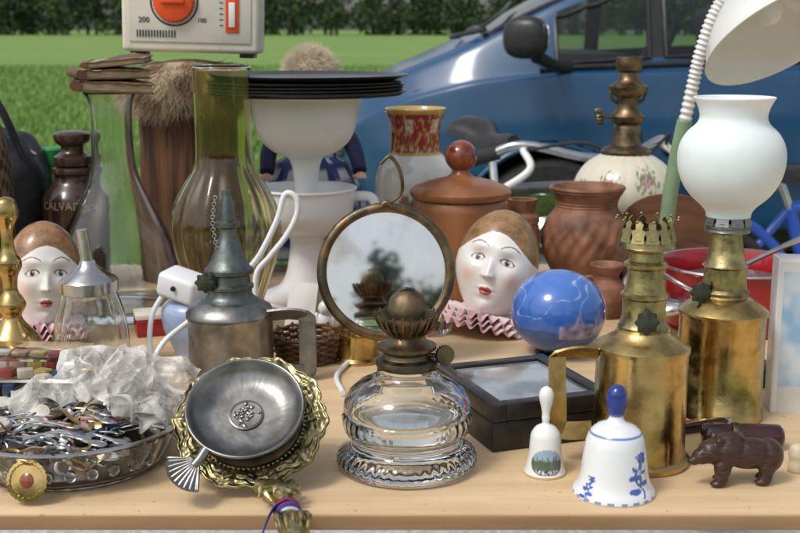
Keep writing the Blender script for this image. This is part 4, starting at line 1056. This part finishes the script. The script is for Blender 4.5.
# --- crystal dish with trinkets
k=.00090
G=group('cut_glass_dish',(-.293,1.012,TZ+.0005))
def cut(t,h,r):
    return (1.3*abs(math.sin(18*t))*min(1,h/12) if r>70 else 0)
prf=[(0,1),(60,1),(84,0),(88,3),(92,8),(99,18),(105,30),(109,40),(111,43),(108,44),(104,40),(100,30),(94,19),(87,10),(78,6),(0,6)]
lathe('dish',prf,'glass',G,k=k,segs=216,mod=cut,sub=2,sharp=None)
lathe('silver_rim',[(108.5,42),(111.5,43),(111.5,45),(108.5,45.6)],'steel',G,k=k,segs=128)
lathe('gold_medallion',[(0,0),(17,0),(19,1.5),(19,4),(16,4.5),(15,3),(9,3.5),(0,4.5)],'brass',G,k=k,loc=(-.010,-.098,.019),rot=(R(72),0,R(-6)),segs=60,mod=lambda t,h,r:.6*math.cos(24*t) if r>14 else 0)
lathe('medallion_stone',[(0,5.5),(5,5),(8,3)],'woodred',G,k=k,loc=(-.010,-.098,.019),rot=(R(72),0,R(-6)))
for i in range(11):
    a=-.9+i*.19-math.pi/2
    if i==4: continue
    ell('hobnail',(.005,.003,.006),'glass',G,loc=(.0935*math.cos(a),.0935*math.sin(a),.020),rot=(0,0,a+math.pi/2),nu=16,nv=10)
TR=group('trinket_pile',(-.293,1.012,TZ+.007))
tc=[('tr_red',(.35,.04,.04)),('tr_yel',(.55,.42,.12)),('tr_blue',(.04,.09,.25)),('tr_brown',(.15,.07,.03)),('tr_green',(.05,.14,.08)),('tr_pink',(.6,.38,.33)),('tr_cream',(.7,.64,.54))]
for nme,c in tc: M[nme]=mat(nme,c,.3,coat=.3,c2=tuple(x*.7 for x in c),scale=90)
lathe('pile_core',[(0,26),(40,24),(70,17),(88,6),(80,2),(0,1)],'pewter',TR,k=k,mod=lambda t,h,r:3*fn(3*math.cos(t),3*math.sin(t),r*.1))
base_m=['steel']*7+['pewter']*4+['brass']*3+['brassd','black','black','tr_cream','tr_cream','lampwhite','tr_pink']
for i in range(250):
    a=random.uniform(0,TAU); r=.090*math.sqrt(random.random()); x,y=r*math.cos(a),r*math.sin(a)
    z=.012+.022*(1-(r/.10)**2)+random.uniform(0,.009)
    rt=(random.uniform(-.8,.8),random.uniform(-.8,.8),random.uniform(0,6)); q=random.random(); mm=random.choice(base_m+[random.choice(tc)[0]]*3)
    if q<.2: torus('ring',random.uniform(.005,.011),random.uniform(.0008,.0018),mm,TR,(x,y,z),rt,seg=24,rs=6)
    elif q<.42: lathe('disc',[(0,0),(.007,0),(.009,.0008),(.008,.0018),(.004,.0026),(0,.003)],mm,TR,k=random.uniform(.7,1.6),segs=24,loc=(x,y,z),rot=rt)
    elif q<.56: box('charm',(random.uniform(.006,.02),random.uniform(.004,.01),random.uniform(.002,.004)),mm,TR,(x,y,z),rt,bev=.0008)
    elif q<.72:
        p=[(x,y,z)]
        d=Vector((random.gauss(0,1),random.gauss(0,1),0)).normalized()
        for s in range(5): d=(d+Vector((random.gauss(0,.7),random.gauss(0,.7),random.gauss(0,.15)))).normalized(); p.append(tuple(Vector(p[-1])+d*.008))
        tube('chain',p,random.uniform(.0008,.0016),random.choice(['steel','brass','black','steel']),TR,seg=6,sub=4)
    elif q<.82: ell('bead',(random.uniform(.003,.006),random.uniform(.003,.005),.003),mm,TR,(x,y,z),rt,nu=16,nv=10)
    else:
        L=random.uniform(.03,.055); b=random.uniform(-.6,.6); g=group('teaspoon',(x*.8,y*.8,z),(0,0,b)); g.parent=TR
        tube('spoon_stem',[(-L/2,0,.003),(0,.002,.007),(L/2,0,.004)],[.0014,.001,.002],'steel',g,seg=6)
        ell('spoon_bowl',(.009,.006,.0018),'steel',g,(L/2+.006,0,.004),(0,.1,0),nu=20,nv=10)
for (wx_,wy_,wz_,a_) in ((-.055,-.035,.036,.4),(-.07,.02,.036,-.5)):
    g=group('wristwatch',(wx_,wy_,wz_),(.2,.1,a_)); g.parent=TR
    lathe('case',[(0,0),(.012,0),(.013,.002),(.012,.005),(.0108,.0056),(0,.005)],'steel',g,k=1,segs=40); lathe('face',[(0,.0058),(.0100,.0058)],'tr_cream',g,k=1,segs=32)
    tube('strap',[(0,.013,.002),(.002,.025,.004),(.006,.036,-.002)],.006,'black',g,section=[(-1,-.15),(1,-.15),(1,.15),(-1,.15)]); tube('strap_2',[(0,-.013,.002),(-.003,-.024,.004),(-.002,-.036,.001)],.006,'black',g,section=[(-1,-.15),(1,-.15),(1,.15),(-1,.15)])
def film(par,loc,s,seed,rot,n=44):
    V=[];F=[]
    for sgn in (1,-1):
        b=len(V)
        for i in range(n+1):
            for j in range(n+1):
                u=i/n-.5;v=j/n-.5
                e=max(0,1-(2*abs(u))**3)*max(0,1-(2*abs(v))**3)
                cr=(fn(u*3+seed,v*3,seed)*.016+(.010-abs(fn(u*5.5+seed,v*5.5,seed+sgn))*.024)*e)
                V.append((u*s+.008*fn(u*3,v*3,seed+4),v*s*.8+.008*fn(u*3,v*3,seed+9),cr+sgn*.005*e))
        for i in range(n):
            for j in range(n): a=b+i*(n+1)+j; F.append((a,a+n+1,a+n+2,a+1))
    mobj('plastic_bag',V,F,'bag',par,loc=loc,rot=rot,sharp=None)
film(TR,(.040,.030,.046),.085,3.1,(.35,-.15,.5)); film(TR,(.066,-.012,.040),.070,8.7,(.3,.45,1.2)); film(TR,(.01,.060,.052),.080,5.3,(.7,.1,.2)); film(TR,(-.03,.02,.046),.060,1.3,(.4,-.1,.3))
film(TR,(.068,.050,.050),.075,15.3,(.8,.3,.1)); film(TR,(.045,.01,.062),.060,21.3,(.9,-.4,.9))
for i in range(3): box('paper_tag',(.03,.018,.0006),'tr_cream',TR,(.03+.02*i,.01-.02*i,.058-.006*i),(random.uniform(-.6,.6),random.uniform(-.2,.7),i),bev=0)
# clear plastic boxes
G=group('clear_plastic_box',(-.383,1.195,TZ),(0,0,R(-6)))
box('lower_tray',(.115,.085,.026),'acryl',G,(0,0,.013),bev=.003)
for i in range(7): box('cartridge',(.012,.06,.014),['black','tr_brown','tr_blue','black','pewter','tr_red','black'][i],G,(-.045+.015*i,0,.013),bev=.001)
box('upper_tray',(.108,.08,.024),'acryl',G,(.002,.002,.0395),(0,0,R(4)),bev=.003)
for i in range(9):
    box('dice',(.016,.013,.009),['tr_yel','tr_red','tr_cream','tr_yel','tr_blue','lampwhite','tr_pink','tr_yel','tr_red'][i],G,(-.038+.019*(i%5),-.018+.034*(i//5),.034),(0,0,random.uniform(-.4,.4)),bev=.0015)
G=group('dessert_spoon',(-.24,1.16,TZ+.004),(0,0,R(35)))
tube('stem',[(-.06,0,.001),(0,0,.006),(.05,0,.002)],[.003,.0018,.0025],'steel',G); ell('bowl',(.02,.012,.004),'steel',G,(.068,0,.001))
# small bric-a-brac
G=group('green_glass_tray',(.372,1.30,TZ))
lathe('tray',[(0,0),(.03,0),(.036,.008),(.034,.009),(.028,.003),(0,.003)],'greenpl',G,k=1)
G=group('dark_trinket_box',(.385,1.24,TZ),(0,0,R(15)))
box('body',(.03,.025,.02),'wooddk',G,(0,0,.01),bev=.002); box('lid',(.032,.027,.007),'woodrack',G,(0,0,.0238),bev=.0015)
G=group('tea_tin',(-.02,1.52,TZ))
box('tin',(.06,.045,.085),'terra',G,(0,0,.0425),bev=.003); box('lid',(.063,.048,.016),'wooddk',G,(0,0,.091),bev=.002)
G=group('brown_ceramic_bowl',(-.262,1.63,TZ))
lathe('bowl',[(0,0),(20,0),(22,3),(34,16),(40,30),(41,31),(39,31),(32,18),(20,6),(0,5)],'terra',G,k=.001,sub=3)
G=group('picture_tin',(-.31,1.47,TZ),(0,0,R(18)))
box('tin',(.055,.04,.022),'redtin',G,(0,0,.011),bev=.002); box('lid',(.057,.042,.007),'creampl',G,(0,0,.0258),bev=.0015)
G=group('glass_ashtray',(.035,1.475,TZ))
lathe('ashtray',[(0,0),(26,0),(30,4),(32,18),(30,20),(26,18),(23,8),(0,7)],'glass',G,k=.001,mod=lambda t,h,r:.8*math.cos(16*t) if r>25 else 0,segs=96)

# ================================================================= LIGHT / CAMERA
W=bpy.data.worlds.new('World'); scene.world=W; W.use_nodes=True
nt=W.node_tree; N=nt.nodes; L=nt.links; bg=N['Background']
sky=N.new('ShaderNodeTexSky'); sky.sky_type='NISHITA'; sky.sun_disc=False
EL,AZ=R(54),R(-130)
sky.sun_elevation=EL; sky.sun_rotation=AZ; sky.air_density=1.2; sky.dust_density=3.2; sky.ozone_density=1
hs=N.new('ShaderNodeHueSaturation'); hs.inputs['Saturation'].default_value=.42
L.new(sky.outputs[0],hs.inputs['Color']); L.new(hs.outputs[0],bg.inputs[0]); bg.inputs[1].default_value=.15
sun=bpy.data.lights.new('sun','SUN'); sun.energy=1.4; sun.angle=R(14); sun.color=(1,.98,.95)
so=bpy.data.objects.new('sun',sun); COL.objects.link(so)
so.rotation_euler=Vector((math.sin(AZ)*math.cos(EL),math.cos(AZ)*math.cos(EL),math.sin(EL))).to_track_quat('Z','Y').to_euler()
cam=bpy.data.cameras.new('camera'); co=bpy.data.objects.new('camera',cam); COL.objects.link(co)
co.location=(0,0,TZ+.38); co.rotation_euler=(R(90-11.3),0,0)
cam.sensor_width=36; cam.lens=1186/800*36; cam.clip_start=.05; cam.clip_end=3000
cam.dof.use_dof=True; cam.dof.focus_distance=1.15; cam.dof.aperture_fstop=13
scene.camera=co
scene.view_settings.view_transform='Standard'; scene.view_settings.look='None'; scene.view_settings.exposure=0
